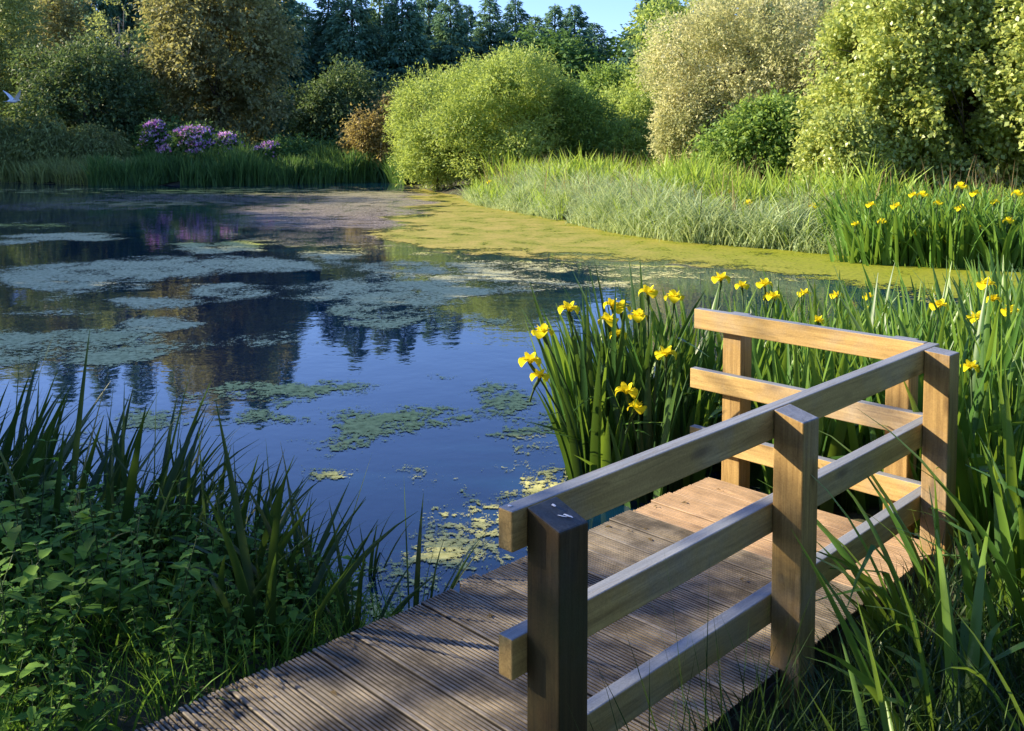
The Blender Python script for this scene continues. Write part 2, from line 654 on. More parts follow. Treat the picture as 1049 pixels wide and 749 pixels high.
nA = k.noise(v, 1.6, 9, 0.68, 0.4)
nB = k.noise(v, 17, 6, 0.75)
nC = k.noise(v, 75, 2, 0.6)
thr = k.math('ADD', k.math('MULTIPLY', k.math('SUBTRACT', nA, 0.53), k.math('MINIMUM', k.math('ADD', 2.1, k.math('MULTIPLY', ct, 3.4)), 4.4)), k.math('MULTIPLY', k.math('SUBTRACT', nB, 0.52), k.math('MINIMUM', k.math('ADD', 1.9, k.math('MULTIPLY', ct, 1.8)), 3.0)))
thr = k.math('ADD', thr, k.math('MULTIPLY', k.math('SUBTRACT', nC, 0.5), 1.3))
al = k.math('ADD', den, thr)
mask = k.new('ShaderNodeMapRange')
mask.inputs[1].default_value = 0.56
mask.inputs[2].default_value = 0.64
k.L(al, mask.inputs[0])
# the brown film is a thin speckle
film = k.new('ShaderNodeMapRange')
film.inputs[1].default_value = 0.52
film.inputs[2].default_value = 0.62
k.L(k.math('ADD', nC, k.math('MULTIPLY', k.math('SUBTRACT', den, 0.8), 0.25)), film.inputs[0])
grey = k.mix(k.ramp(nB, [(0.35, 0), (0.65, 1)]), (0.36, 0.34, 0.14), (0.80, 0.73, 0.40))
yel = k.mix(k.ramp(nB, [(0.35, 0), (0.65, 1)]), (0.17, 0.20, 0.02), (0.60, 0.60, 0.10))
brn = k.mix(k.ramp(nB, [(0.35, 0), (0.65, 1)]), (0.18, 0.14, 0.11), (0.52, 0.44, 0.37))
gold = k.mix(k.ramp(nA, [(0.4, 0), (0.6, 1)]), (0.22, 0.24, 0.014), (0.40, 0.32, 0.07))  # gold: sunlight on the duckweed, put into its colour
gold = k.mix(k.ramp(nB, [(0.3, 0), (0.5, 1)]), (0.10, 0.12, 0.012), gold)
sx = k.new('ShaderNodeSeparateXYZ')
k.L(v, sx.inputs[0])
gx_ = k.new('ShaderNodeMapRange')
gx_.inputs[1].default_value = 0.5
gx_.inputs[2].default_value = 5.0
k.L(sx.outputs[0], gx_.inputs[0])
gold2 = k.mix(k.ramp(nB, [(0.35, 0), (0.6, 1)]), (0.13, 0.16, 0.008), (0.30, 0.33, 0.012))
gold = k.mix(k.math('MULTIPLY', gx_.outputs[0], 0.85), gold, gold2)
t01 = k.new('ShaderNodeMapRange')
k.L(ct, t01.inputs[0])
t12 = k.new('ShaderNodeMapRange')
t12.inputs[1].default_value = 1.0
t12.inputs[2].default_value = 2.0
k.L(ct, t12.inputs[0])
t23 = k.new('ShaderNodeMapRange')
t23.inputs[1].default_value = 2.1
t23.inputs[2].default_value = 3.0
k.L(ct, t23.inputs[0])
col = k.mix(t01.outputs[0], grey, yel)
col = k.mix(t12.outputs[0], col, brn)
col = k.mix(t23.outputs[0], col, gold)
k.L(col, k.b.inputs['Base Color'])
k.b.inputs['Roughness'].default_value = 0.75
k.b.inputs['Specular IOR Level'].default_value = 0.25
k.bump(nB, 0.15, 0.01)
isfilm = k.math('MULTIPLY', t12.outputs[0], k.math('SUBTRACT', 1.0, t23.outputs[0]))
fm = k.math('ADD', k.math('MULTIPLY', film.outputs[0], isfilm), k.math('SUBTRACT', 1.0, isfilm))
a2 = k.math('MULTIPLY', mask.outputs[0], fm)
tp = k.new('ShaderNodeBsdfTransparent')
ms = k.new('ShaderNodeMixShader')
k.L(a2, ms.inputs[0])
k.L(tp.outputs[0], ms.inputs[1])
k.L(k.b.outputs[0], ms.inputs[2])
k.L(ms.outputs[0], k.out.inputs['Surface'])
o = mesh_np('floating_pondweed', np.vstack(Vs), np.vstack(Fs), k.m, attrs={'cover': np.concatenate(Ds), 'kindness': np.concatenate(Cs)})
tag(o, 'mats of duckweed and algae floating on the pond, golden where sunlit', 'pondweed', kind='stuff')

# ------------------------------------------------------------------ wood
def wood(name, fresh, dark, grey, greyamt=1.0, dirt=0.0, green=0.0, groove=0.0):
    """board or post whose grain runs along local X"""
    k = NT(name)
    info = k.new('ShaderNodeObjectInfo')
    tc = k.new('ShaderNodeTexCoord')
    add = k.new('ShaderNodeVectorMath', operation='ADD')
    k.L(tc.outputs['Object'], add.inputs[0])
    cmb = k.new('ShaderNodeCombineXYZ')
    for i, f in enumerate((7.0, 13.0, 5.0)):
        k.L(k.math('MULTIPLY', info.outputs['Random'], f), cmb.inputs[i])
    k.L(cmb.outputs[0], add.inputs[1])
    mp = k.new('ShaderNodeMapping')
    mp.inputs['Scale'].default_value = (1.2, 22, 22)
    k.L(add.outputs[0], mp.inputs['Vector'])
    g = k.noise(mp.outputs[0], 2.2, 7, 0.6, 0.6)
    mp2 = k.new('ShaderNodeMapping')
    mp2.inputs['Scale'].default_value = (3.0, 9.0, 9.0)
    k.L(add.outputs[0], mp2.inputs['Vector'])
    vo = k.new('ShaderNodeTexVoronoi')
    vo.inputs['Scale'].default_value = 1.1
    k.L(mp2.outputs[0], vo.inputs['Vector'])
    knot = k.ramp(vo.outputs['Distance'], [(0.06, 1), (0.15, 0.45), (0.22, 0)])
    pt = k.noise(add.outputs[0], 3.2, 5, 0.6)
    fn = k.noise(add.outputs[0], 160, 2, 0.6)
    c = k.mix(k.ramp(g, [(0.3, 0), (0.7, 1)]), dark, fresh)
    c = k.mix(k.math('MULTIPLY', k.ramp(pt, [(0.35, 0), (0.7, 1)]), 0.45), c, dark)
    c = k.mix(k.math('MULTIPLY', knot, 0.7), c, (dark[0] * .35, dark[1] * .3, dark[2] * .3))
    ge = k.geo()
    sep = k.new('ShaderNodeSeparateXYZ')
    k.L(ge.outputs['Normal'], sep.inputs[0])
    upf = k.ramp(sep.outputs[2], [(0.55, 0), (0.85, 1)])  # upward faces: weathered grey; on rails and posts also painted sky reflection
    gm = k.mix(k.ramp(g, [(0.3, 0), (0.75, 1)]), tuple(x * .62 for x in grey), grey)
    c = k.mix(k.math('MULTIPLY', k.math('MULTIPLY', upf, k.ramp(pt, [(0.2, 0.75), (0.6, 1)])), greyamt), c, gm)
    crk = k.noise(mp.outputs[0], 1.1, 3, 0.5)
    c = k.mix(k.math('MULTIPLY', k.ramp(crk, [(0.485, 0), (0.5, 1), (0.515, 0)]), 0.35), c, (dark[0] * .4, dark[1] * .4, dark[2] * .4))
    c = k.mix(k.math('MULTIPLY', k.ramp(k.noise(add.outputs[0], 1.7, 5, .65), [(0.5, 0), (0.72, 1)]), 0.5), c, gm)
    if green:
        c = k.mix(k.math('MULTIPLY', k.ramp(pt, [(0.4, 0), (0.65, 1)]), green), c, (0.045, 0.055, 0.02))
    if dirt:
        c = k.mix(k.math('MULTIPLY', k.ramp(k.noise(add.outputs[0], 5.5, 6, .7), [(0.35, 1), (0.62, 0)]), dirt), c, (0.035, 0.028, 0.02))
    c = k.mix(0.25, c, k.ramp(fn, [(0.3, 0.3), (0.7, 0.75)]), 'OVERLAY')
    if groove:
        sz = k.new('ShaderNodeSeparateXYZ')
        k.L(tc.outputs['Object'], sz.inputs[0])
        gr = k.new('ShaderNodeMapRange')
        gr.inputs[1].default_value = -0.0012
        gr.inputs[2].default_value = -0.0036
        k.L(sz.outputs[2], gr.inputs[0])
        c = k.mix(k.math('MULTIPLY', gr.outputs[0], groove), c, (0.02, 0.016, 0.012))
    k.L(c, k.b.inputs['Base Color'])
    k.b.inputs['Roughness'].default_value = 0.72
    k.b.inputs['Specular IOR Level'].default_value = 0.3
    k.bump(k.math('ADD', g, k.math('MULTIPLY', fn, 0.3)), 0.35, 0.004)
    return k.m


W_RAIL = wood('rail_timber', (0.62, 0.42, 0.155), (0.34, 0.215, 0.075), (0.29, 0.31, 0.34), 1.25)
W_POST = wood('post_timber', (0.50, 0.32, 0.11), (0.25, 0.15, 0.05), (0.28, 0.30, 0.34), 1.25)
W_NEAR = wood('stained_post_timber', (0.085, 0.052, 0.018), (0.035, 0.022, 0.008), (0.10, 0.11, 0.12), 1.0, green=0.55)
W_DARK = wood('edge_beam_timber', (0.10, 0.075, 0.05), (0.045, 0.035, 0.022), (0.12, 0.11, 0.10), 0.8, dirt=0.5)
W_DECK = wood('grooved_board_timber', (0.47, 0.36, 0.21), (0.18, 0.145, 0.10), (0.34, 0.305, 0.255), 0.8, dirt=0.8, groove=0.92)
W_DECK2 = wood('worn_sunlit_board_timber', (0.60, 0.38, 0.20), (0.40, 0.26, 0.15), (0.55, 0.40, 0.26), 0.6, dirt=0.35, groove=0.4)  # worn far-end boards; sunlight is also put into their brighter colour


def uw(u, w_):
    return ((u - w_) / S2, (u + w_) / S2)


DZ = 0.25
# --- deck: boards run along w; each is its own part
deck = empty('wooden_deck', (*uw(2.0, 2.0), 0.0), 0, 'weathered deck of grooved boards beside the pond, under the railing', 'deck')
rd = random.Random(4)


def board_mesh(L, wd, seed, broken=False):
    """local X = length (grain), Y = width, top at z=0; grooved top"""
    r = random.Random(seed)
    prof = [(-wd / 2, -0.028), (-wd / 2, -0.003), (-wd / 2 + 0.003, 0.0)]
    n = 9
    pitch = (wd - 0.014) / n
    for i in range(n):
        a = -wd / 2 + 0.007 + i * pitch
        prof += [(a + pitch * 0.12, 0.0), (a + pitch * 0.20, -0.006), (a + pitch * 0.54, -0.006), (a + pitch * 0.62, 0.0)]
    prof += [(wd / 2 - 0.003, 0.0), (wd / 2, -0.003), (wd / 2, -0.028)]
    mb = MB()
    xs = [0] + [L * t for t in (0.15, 0.35, 0.55, 0.75, 0.92)] + [L]
    sag = [r.uniform(-.0015, .0015) for _ in xs]
    rings = []
    for x, s in zip(xs, sag):
        ring = []
        for (y, z) in prof:
            e = 0.0
            if x == L:
                e = -0.004 * r.random()
                if broken and y > wd * 0.1:
                    e = -(y - wd * .1) * 1.1 - 0.01 * r.random()
            if x == 0:
                e = 0.003 * r.random()
            ring.append((x + e, y, z + s + (r.uniform(-.0006, .0006) if z == 0 else 0)))
        rings.append(ring)
    mb.quadgrid(rings)
    m = len(prof)
    for i0 in (0, (len(rings) - 1) * m):  # end caps as quads down to the underside
        for j in range(m - 1):
            a, b = mb.v[i0 + j], mb.v[i0 + j + 1]
            q = len(mb.v)
            mb.v += [(a[0], a[1], -0.028), (b[0], b[1], -0.028)]
            mb.f.append((i0 + j, i0 + j + 1, q + 1, q) if i0 else (i0 + j + 1, i0 + j, q, q + 1))
    mb.f.append((0, m - 1, len(rings) * m - 1, (len(rings) - 1) * m))
    return mb


u = 3.885 - 0.0725
i = 0
while u > 0.0:
    wl = 2.545 + rd.uniform(-0.012, 0.012)
    if 2.25 < u < 2.40:
        wl += 0.035
    if u < 2.3:
        wl += 0.02
    w0 = 1.435 + rd.uniform(-0.004, 0.004)
    mb = board_mesh(wl - w0, 0.143, 50 + i, broken=(2.25 < u < 2.40))
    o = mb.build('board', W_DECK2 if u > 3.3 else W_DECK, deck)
    x, y = uw(u, w0)
    o.location = (x - deck.location.x, y - deck.location.y, DZ + rd.uniform(-.002, .002))
    o.rotation_euler = (0, 0, R(135) + rd.uniform(-.003, .003))
    u -= 0.1495
    i += 1
for (wa, wb, nm) in ((1.435, 1.480, 'edge_beam'), (2.46, 2.505, 'joist'), (1.95, 2.0, 'joist')):
    mb = MB()
    mb.box(-0.2, 3.87, wa, wb, -0.16, -0.030)
    o = mb.build(nm, W_DARK, deck, bevel=0.002)
    o.rotation_euler = (0, 0, R(45))
    o.location = (-deck.location.x, -deck.location.y, DZ)
mb = MB()
mb.box(3.838, 3.883, 1.43, 2.53, -0.16, -0.030)
o = mb.build('end_beam', W_DARK, deck, bevel=0.002)
o.rotation_euler = (0, 0, R(45))
o.location = (-deck.location.x, -deck.location.y, DZ)
for (a, b) in ((0.6, 2.4), (2.2, 2.4), (3.6, 2.4), (3.6, 1.6)):
    mb = MB()
    mb.box(a, a + .09, b - .1, b - .01, -0.9, -0.032)
    o = mb.build('support_post', W_DARK, deck, bevel=0.003)
    o.rotation_euler = (0, 0, R(45))
    o.location = (-deck.location.x, -deck.location.y, DZ)

# --- railing
rail = empty('wooden_railing', (*uw(2.7, 1.45), 0.0), 0, 'three rail pine fence with square posts turning a corner at the end of the deck', 'railing')
ZT = DZ + 0.81


def bar(name, a, b, c0, c1, z0, z1, mat, axis_='u', tops=None, bev=0.004):
    """a beam in the deck's frame, its grain along local X"""
    L = b - a
    mb = MB()
    if axis_ == 'u':      # X along u, Y along w
        mb.box(0, L, c0, c1, z0, z1, tops=tops)
        o = mb.build(name, mat, rail, bevel=bev)
        x, y = uw(a, 0)
        o.rotation_euler = (0, 0, R(45))
    else:                 # X along w ; local Y along -u
        mb.box(0, L, -c1, -c0, z0, z1, tops=tops)
        o = mb.build(name, mat, rail, bevel=bev)
        x, y = uw(0, a)
        o.rotation_euler = (0, 0, R(135))
    o.location = (x - rail.location.x, y - rail.location.y, 0)
    return o


def post(name, u0, w0, zt, zb, slope, mat, s=0.10, flip=False):
    """vertical timber: its local X points up, so that the grain runs up"""
    mb = MB()
    H_ = zt - zb
    b = 0
    # local: X up, Y = u, Z = -w
    mb.v = [(0, 0, 0), (0, s, 0), (0, s, -s), (0, 0, -s), (H_ - slope[0], 0, 0), (H_ - slope[1], s, 0), (H_ - slope[2], s, -s), (H_ - slope[3], 0, -s)]
    mb.f = [(0, 1, 2, 3), (7, 6, 5, 4), (0, 4, 5, 1), (1, 5, 6, 2), (2, 6, 7, 3), (3, 7, 4, 0)]
    o = mb.build(name, mat, rail, bevel=0.004)
    c = math.cos(R(45))
    M = Matrix(((0, c, c, 0), (0, c, -c, 0), (1, 0, 0, 0), (0, 0, 0, 1)))
    x, y = uw(u0, w0)
    o.matrix_local = Matrix.Translation((x - rail.location.x, y - rail.location.y, zb)) @ M
    return o


RW0, RW1 = 1.478, 1.523
for j, (zt, ext) in enumerate(((ZT, 1.478), (DZ + .513, 1.478), (DZ + .222, 1.51))):
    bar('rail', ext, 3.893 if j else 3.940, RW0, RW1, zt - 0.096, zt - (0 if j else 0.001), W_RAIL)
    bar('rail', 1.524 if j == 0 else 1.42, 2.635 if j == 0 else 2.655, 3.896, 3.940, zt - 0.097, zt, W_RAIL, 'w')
# posts outside the side rail: u0, w outer edge; top slopes down away from the rail
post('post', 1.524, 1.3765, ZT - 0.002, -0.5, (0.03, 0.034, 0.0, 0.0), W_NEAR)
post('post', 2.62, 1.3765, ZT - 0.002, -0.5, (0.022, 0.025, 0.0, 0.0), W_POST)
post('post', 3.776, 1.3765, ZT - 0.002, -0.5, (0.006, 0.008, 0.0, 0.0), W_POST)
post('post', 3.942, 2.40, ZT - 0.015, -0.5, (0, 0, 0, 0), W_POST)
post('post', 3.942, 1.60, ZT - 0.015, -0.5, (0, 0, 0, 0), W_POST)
# bird droppings on the near post top and the rail end
kw = plain_mat('white_splash', (0.75, 0.76, 0.78), (0.6, 0.6, 0.62), 0.6, 60)


def splash(u0, w0, z, a, b, rot):
    mb = MB()
    n = 14
    rr = random.Random(int(u0 * 1000))
    c = len(mb.v)
    mb.v.append((u0, w0, z + .0025))
    for q in range(n):
        t = 2 * math.pi * q / n
        e = rr.uniform(.75, 1.2)
        x, y = a * math.cos(t) * e, b * math.sin(t) * e
        mb.v.append((u0 + x * math.cos(rot) - y * math.sin(rot), w0 + x * math.sin(rot) + y * math.cos(rot), z + .001))
    for q in range(n):
        mb.f.append((c, c + 1 + q, c + 1 + (q + 1) % n))
    o = mb.build('bird_dropping', kw, rail)
    o.rotation_euler = (0, 0, R(45))
    o.location = (-rail.location.x, -rail.location.y, 0)


splash(1.498, 1.505, ZT, .006, .005, 0)
splash(1.588, 1.452, ZT - .009, .008, .005, 1.2)
splash(1.590, 1.412, ZT - .022, .017, .004, 1.6)
splash(1.575, 1.415, ZT - .020, .012, .003, 1.9)

# ------------------------------------------------------------------ leaf materials
M_IRIS = leaf_mat('iris_leaf', (0.014, 0.042, 0.010), (0.045, 0.11, 0.018), (0.19, 0.28, 0.035), 0.3, 0.42, 0.5, 1.2, gain=1.5)
M_IRISFAR = leaf_mat('iris_leaf_far', (0.03, 0.075, 0.014), (0.08, 0.17, 0.025), (0.20, 0.30, 0.05), 0.3, 0.5, 0.35, 0.8, gain=1.35)
M_REED = leaf_mat('reed_leaf', (0.010, 0.026, 0.010), (0.02, 0.050, 0.012), (0.07, 0.12, 0.02), 0.25, 0.45, 0.4, 1.0, gain=1.25)
M_DEAD = leaf_mat('dead_leaf', (0.10, 0.07, 0.035), (0.22, 0.16, 0.08), (0.35, 0.28, 0.15), 0.2, 0.8, 0.1, 1.0)
M_NETTLE = leaf_mat('nettle_leaf', (0.008, 0.022, 0.005), (0.035, 0.085, 0.012), (0.13, 0.22, 0.03), 0.3, 0.65, 0.15, 2.0, gain=2)
M_STEM = plain_mat('green_stem', (0.06, 0.11, 0.03), (0.03, 0.06, 0.02), 0.6, 20)
M_PETAL = leaf_mat('yellow_petal', (0.60, 0.42, 0.01), (0.86, 0.73, 0.015), (0.93, 0.84, 0.05), 0.35, 0.75, 0.08, 6.0, (1, .8, .05))
M_BARK = plain_mat('bark', (0.10, 0.08, 0.06), (0.04, 0.032, 0.025), 0.9, 6, 0.5)
M_BARKP = plain_mat('pale_bark', (0.30, 0.27, 0.21), (0.16, 0.14, 0.11), 0.9, 6, 0.5)
M_SPRUCE = leaf_mat('spruce_needles', (0.008, 0.022, 0.015), (0.022, 0.047, 0.029), (0.065, 0.10, 0.055), 0.15, 0.7, 0.2, 0.25, gain=4.6)
M_SPRUCE2 = leaf_mat('fir_needles', (0.012, 0.028, 0.014), (0.035, 0.062, 0.028), (0.09, 0.12, 0.05), 0.15, 0.7, 0.2, 0.25, gain=4)
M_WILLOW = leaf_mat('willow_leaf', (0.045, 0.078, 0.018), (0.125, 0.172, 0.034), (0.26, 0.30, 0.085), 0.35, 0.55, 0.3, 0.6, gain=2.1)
M_CREAM = leaf_mat('pale_willow_leaf', (0.11, 0.13, 0.045), (0.26, 0.26, 0.11), (0.48, 0.44, 0.25), 0.3, 0.6, 0.25, 0.7, gain=1.8)
M_ALDER = leaf_mat('alder_leaf', (0.045, 0.068, 0.016), (0.12, 0.155, 0.036), (0.27, 0.29, 0.095), 0.35, 0.4, 0.55, 0.8, gain=2.4)
M_GREEN = leaf_mat('fresh_leaf', (0.035, 0.07, 0.016), (0.095, 0.155, 0.032), (0.20, 0.27, 0.065), 0.35, 0.55, 0.3, 0.6, gain=1.9)
M_OLIVE = leaf_mat('olive_leaf', (0.03, 0.032, 0.013), (0.072, 0.074, 0.032), (0.16, 0.15, 0.06), 0.3, 0.6, 0.25, 0.35, gain=2.9)
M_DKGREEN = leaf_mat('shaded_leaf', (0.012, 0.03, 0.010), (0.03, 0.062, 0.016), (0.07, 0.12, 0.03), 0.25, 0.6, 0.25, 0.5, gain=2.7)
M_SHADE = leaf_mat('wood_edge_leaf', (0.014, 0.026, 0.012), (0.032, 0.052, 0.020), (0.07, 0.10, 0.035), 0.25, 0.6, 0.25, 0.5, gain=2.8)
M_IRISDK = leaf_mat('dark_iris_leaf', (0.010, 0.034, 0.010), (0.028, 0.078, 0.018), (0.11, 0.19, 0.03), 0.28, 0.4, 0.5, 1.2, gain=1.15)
M_TAN = leaf_mat('copper_leaf', (0.13, 0.095, 0.03), (0.30, 0.23, 0.08), (0.44, 0.36, 0.14), 0.3, 0.6, 0.25, 0.8, gain=1.25)
M_WEEP = leaf_mat('weeping_leaf', (0.03, 0.035, 0.014), (0.07, 0.085, 0.03), (0.16, 0.18, 0.06), 0.3, 0.6, 0.25, 0.8, gain=3.2)
M_CANARY = leaf_mat('pale_grass', (0.08, 0.12, 0.05), (0.20, 0.26, 0.12), (0.38, 0.44, 0.24), 0.3, 0.5, 0.35, 0.5, gain=1.6)
M_HERB = leaf_mat('herb_leaf', (0.06, 0.10, 0.015), (0.16, 0.24, 0.03), (0.30, 0.38, 0.06), 0.35, 0.55, 0.3, 0.4, gain=1.5)
M_RHODO = leaf_mat('rhododendron_flower', (0.24, 0.10, 0.24), (0.42, 0.22, 0.44), (0.60, 0.38, 0.58), 0.25, 0.6, 0.2, 2.0, (.7, .35, .75), gain=2.2)


# ------------------------------------------------------------------ trees and bushes
def bush(name, label, cat, px, Y, ytop, wpx, mat, leaf=0.13, n=26000, seed=1, z0=0.0, k=16, depth=0.8, group=None, size=0.38, aspect=0.5,
         droop=0.1, gap=0.3, bark=None, taper=0.12, nl=6, shell=0.55, nfreq=1.0, x=None, core=0.72, rough=0.34):
    x = xa(px, Y) if x is None else x
    base = gz(x, Y)
    h = ha(ytop, Y) - base
    wx = wpx / F * Y / 2
    root = empty(name, (x, Y, base), 0, label, cat, group)
    lobes = make_lobes(wx, wx * depth, h, z0, k, seed, size, taper, core)
    trunk_mesh(h, max(0.05, h * 0.018), lobes, bark or M_BARK, root, seed, nl=nl)
    crown_mesh('crown', lobes, n, leaf, mat, root, seed, aspect, droop, shell, gap, nfreq, rough=rough)
    return root


def spruce_parts(root, h, rad, mat, seed, dens=1.0):
    r = np.random.RandomState(seed)
    mb = MB()
    mb.tube([(0, 0, -.2), (0, 0, h * .5), (0, 0, h)], [h * .018, h * .011, .02], 7)
    mb.build('trunk', M_BARK, root, smooth=True)
    Ps, Ds_, Ls_ = [], [], []
    z = h * 0.06
    while z < h * 0.99:
        f = z / h
        nb = int((13 if f < .8 else 8) * dens)
        R0 = rad * ((1 - f) ** 0.75) * (1.0 - 0.25 * (f < .15)) + 0.12
        for b in range(nb):
            a = r.uniform(0, 6.283)
            Rb = R0 * r.uniform(0.65, 1.18)
            m = max(6, int(Rb * 24))
            t = r.uniform(0.15, 1, m) ** 0.7
            dz = -0.42 * Rb * t + 0.22 * Rb * t * t * 1.6 + (0.3 * Rb * t if f > .85 else 0)
            side = r.normal(size=m) * 0.17 * Rb * (1.15 - t) * 1.4
            ca, sa = math.cos(a), math.sin(a)
            P = np.stack([ca * Rb * t - sa * side, sa * Rb * t + ca * side, z + dz + r.normal(size=m) * 0.06], 1)
            D = np.stack([ca + r.normal(size=m) * .5, sa + r.normal(size=m) * .5, -0.55 + r.normal(size=m) * .35], 1)
            Ps.append(P)
            Ds_.append(D)
            Ls_.append(r.uniform(0.28, 0.55, m) * (0.6 + 0.4 * (1 - f)))
        z += h * 0.0145 * r.uniform(.7, 1.3) * (1 if f < .85 else .8)
    P, D, L = np.vstack(Ps), unit(np.vstack(Ds_)), np.concatenate(Ls_)
    N = unit(r.normal(size=P.shape) * .6 + np.array([0, 0, 1.0]))
    V, Fq = leaf_cards(P, D, N, L, L * 0.34)
    mesh_np('crown', V, Fq, mat, root, np.repeat(np.clip(r.uniform(0, 1, len(P)) * .7 + pnoise(P, seed) * .3, 0, 1), 4))


ORD = ['first', 'second', 'third', 'fourth', 'fifth', 'sixth', 'seventh', 'eighth', 'ninth', 'tenth', 'eleventh', 'twelfth', 'thirteenth', 'fourteenth', 'fifteenth', 'sixteenth', 'seventeenth', 'eighteenth', 'nineteenth', 'twentieth']
protos = []
for i, (h, rad) in enumerate(((12, 3.1), (12, 2.7), (12, 3.4), (12, 2.8))):
    root = empty('spruce_tree', (0, 0, 0))
    spruce_parts(root, h, rad, M_SPRUCE if i != 3 else M_SPRUCE2, 20 + i)
    protos.append(root)
con = [(20, 58, -60), (62, 60, -75), (100, 57, -70), (140, 60, -85), (180, 55, -80), (222, 60, -95), (262, 60, -100), (284, 57, -70), (312, 64, 4), (338, 60, -16), (362, 58, -32),
       (390, 62, -25), (413, 58, -28), (440, 64, -14), (462, 60, -12), (478, 67, 6), (502, 62, -3), (528, 60, 0), (548, 66, 16), (568, 61, 5), (588, 60, 6), (608, 64, 24)]
used = set()
for i, (px, Y, yt) in enumerate(con):
    kk = [0, 2, 1, 0, 3, 1, 2][i % 7]
    x = xa(px, Y)
    b = gz(x, Y)
    h = ha(yt, Y) - b
    lab = 'dark blue green spruce in the far row, %s from the left' % (ORD[i] if i < 20 else 'second to last' if i == 20 else 'last')
    if i == 20:
        lab = 'dark spruce in the far row, second from the right end'
    if i == 21:
        lab = 'shorter dark spruce ending the far row where the sky opens'
    if kk not in used:
        o = protos[kk]
        used.add(kk)
        o.location = (x, Y, b)
        o.scale = (1, 1, h / 12)
        tag(o, lab, 'tree', 'dark spruces in the far row')
    else:
        o = copy_tree(protos[kk], None, (x, Y, b), i * 1.3, (1, 1, h / 12), lab, 'dark spruces in the far row')
        o['category'] = 'tree'
for j, (px, Y, yt, lab) in enumerate(((672, 52, -34, 'dark spruce rising behind the green tree on the right'), (741, 50, -12, 'dark spruce tip just showing behind the pale willow'))):
    x = xa(px, Y)
    h = ha(yt, Y) - gz(x, Y)
    o = copy_tree(protos[1], None, (x, Y, gz(x, Y)), 2 + j, (1.1, 1.1, h / 12), lab)
    o['category'] = 'tree'
    if 'group' in o:
        del o['group']

TL = 'trees on the left bank'
bush('broadleaf_tree', 'tall ragged olive brown tree behind the pink rhododendron', 'tree', 230, 45, -72, 172, M_OLIVE, 0.21, 60000, 31, 0.6, 34, 0.8, TL, 0.28, 0.5, 0.35, 0.30, taper=0.28, nl=12)
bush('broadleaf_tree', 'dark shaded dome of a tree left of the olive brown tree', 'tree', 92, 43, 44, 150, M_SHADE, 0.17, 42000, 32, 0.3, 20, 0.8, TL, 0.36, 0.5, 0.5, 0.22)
bush('broadleaf_tree', 'light grey green tree at the left edge of the pond', 'tree', 0, 46, -30, 110, M_WEEP, 0.17, 36000, 33, 0.4, 18, 0.8, TL, 0.36, 0.45, 0.5, 0.25)
bush('broadleaf_tree', 'sunlit olive tree top above the dark dome', 'tree', 66, 52, -20, 90, M_OLIVE, 0.2, 26000, 34, 2.0, 16, 0.8, TL, 0.36, 0.5, 0.3, 0.36)
bush('sparse_tree', 'thin pale tree with bare twigs showing left of the tall olive tree', 'tree', 122, 50, -14, 66, M_WEEP, 0.16, 7000, 35, 1.5, 14, 0.8, TL, 0.36, 0.5, 0.3, 0.42, bark=M_BARKP, nl=14)
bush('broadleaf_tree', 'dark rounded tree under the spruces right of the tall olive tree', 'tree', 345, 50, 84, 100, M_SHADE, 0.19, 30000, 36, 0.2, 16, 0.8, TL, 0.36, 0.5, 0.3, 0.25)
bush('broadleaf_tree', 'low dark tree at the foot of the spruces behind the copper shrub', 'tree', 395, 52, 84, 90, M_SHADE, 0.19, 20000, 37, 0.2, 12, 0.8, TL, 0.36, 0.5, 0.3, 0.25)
TB = 'shaded shrubs along the left bank'
for j, (px, yt, wp, lab) in enumerate(((-12, 118, 80, 'grey green drooping shrub at the far left of the bank'), (50, 124, 74, 'brown green drooping shrub left of the reeds'), (102, 132, 56, 'small drooping shrub where the left reeds begin'))):
    bush('drooping_shrub', lab, 'shrub', px, 40.6, yt, wp, M_WEEP, 0.17, 16000, 40 + j, 0.0, 14, 0.6, TB, 0.36, 0.28, 1.6, 0.25)
for j, (px, yt, wp, lab) in enumerate(((170, 132, 74, 'pale topped low shrub behind the rhododendron'), (300, 146, 84, 'low leafy shrub right of the rhododendron'), (352, 150, 70, 'low leafy shrub between reeds and the dark trees'))):
    bush('low_shrub', lab, 'shrub', px, 41.8, yt, wp, M_DKGREEN, 0.15, 12000, 44 + j, 0.0, 12, 0.6, TB, 0.36, 0.5, 0.3, 0.25)


def rhodo(px, Y, ytop, wpx, label, seed, ncl):
    root = bush('rhododendron', label, 'shrub', px, Y, ytop, wpx, M_DKGREEN, 0.14, 9000, seed, 0.0, 14, 0.6, 'rhododendrons in flower on the far bank', 0.36, 0.42, 0.2, 0.25)
    h = ha(ytop, Y) - gz(root.location.x, Y)
    wx = wpx / F * Y / 2
    r = np.random.RandomState(seed)
    Ps, Ns = [], []
    for _ in range(ncl):
        a, e = r.uniform(0, 6.283), r.uniform(0.05, 1.45)
        if r.uniform() < .6:
            a = r.uniform(-2.8, -0.3)
        c = np.array([math.cos(a) * math.cos(e) * wx, math.sin(a) * math.cos(e) * wx * .6, h * .45 + math.sin(e) * h * .55])
        q = unit(r.normal(size=(14, 3)))
        q[:, 2] = np.abs(q[:, 2])
        Ps.append(c * 1.06 + q * 0.16)
        Ns.append(q)
    P, N = np.vstack(Ps), np.vstack(Ns)
    D = unit(N + r.normal(size=N.shape) * .4)
    V, Fq = leaf_cards(P, D, unit(r.normal(size=N.shape)), np.full(len(P), .12), np.full(len(P), .10))
    mesh_np('blossom', V, Fq, M_RHODO, root, np.repeat(r.uniform(0, 1, len(P)), 4))


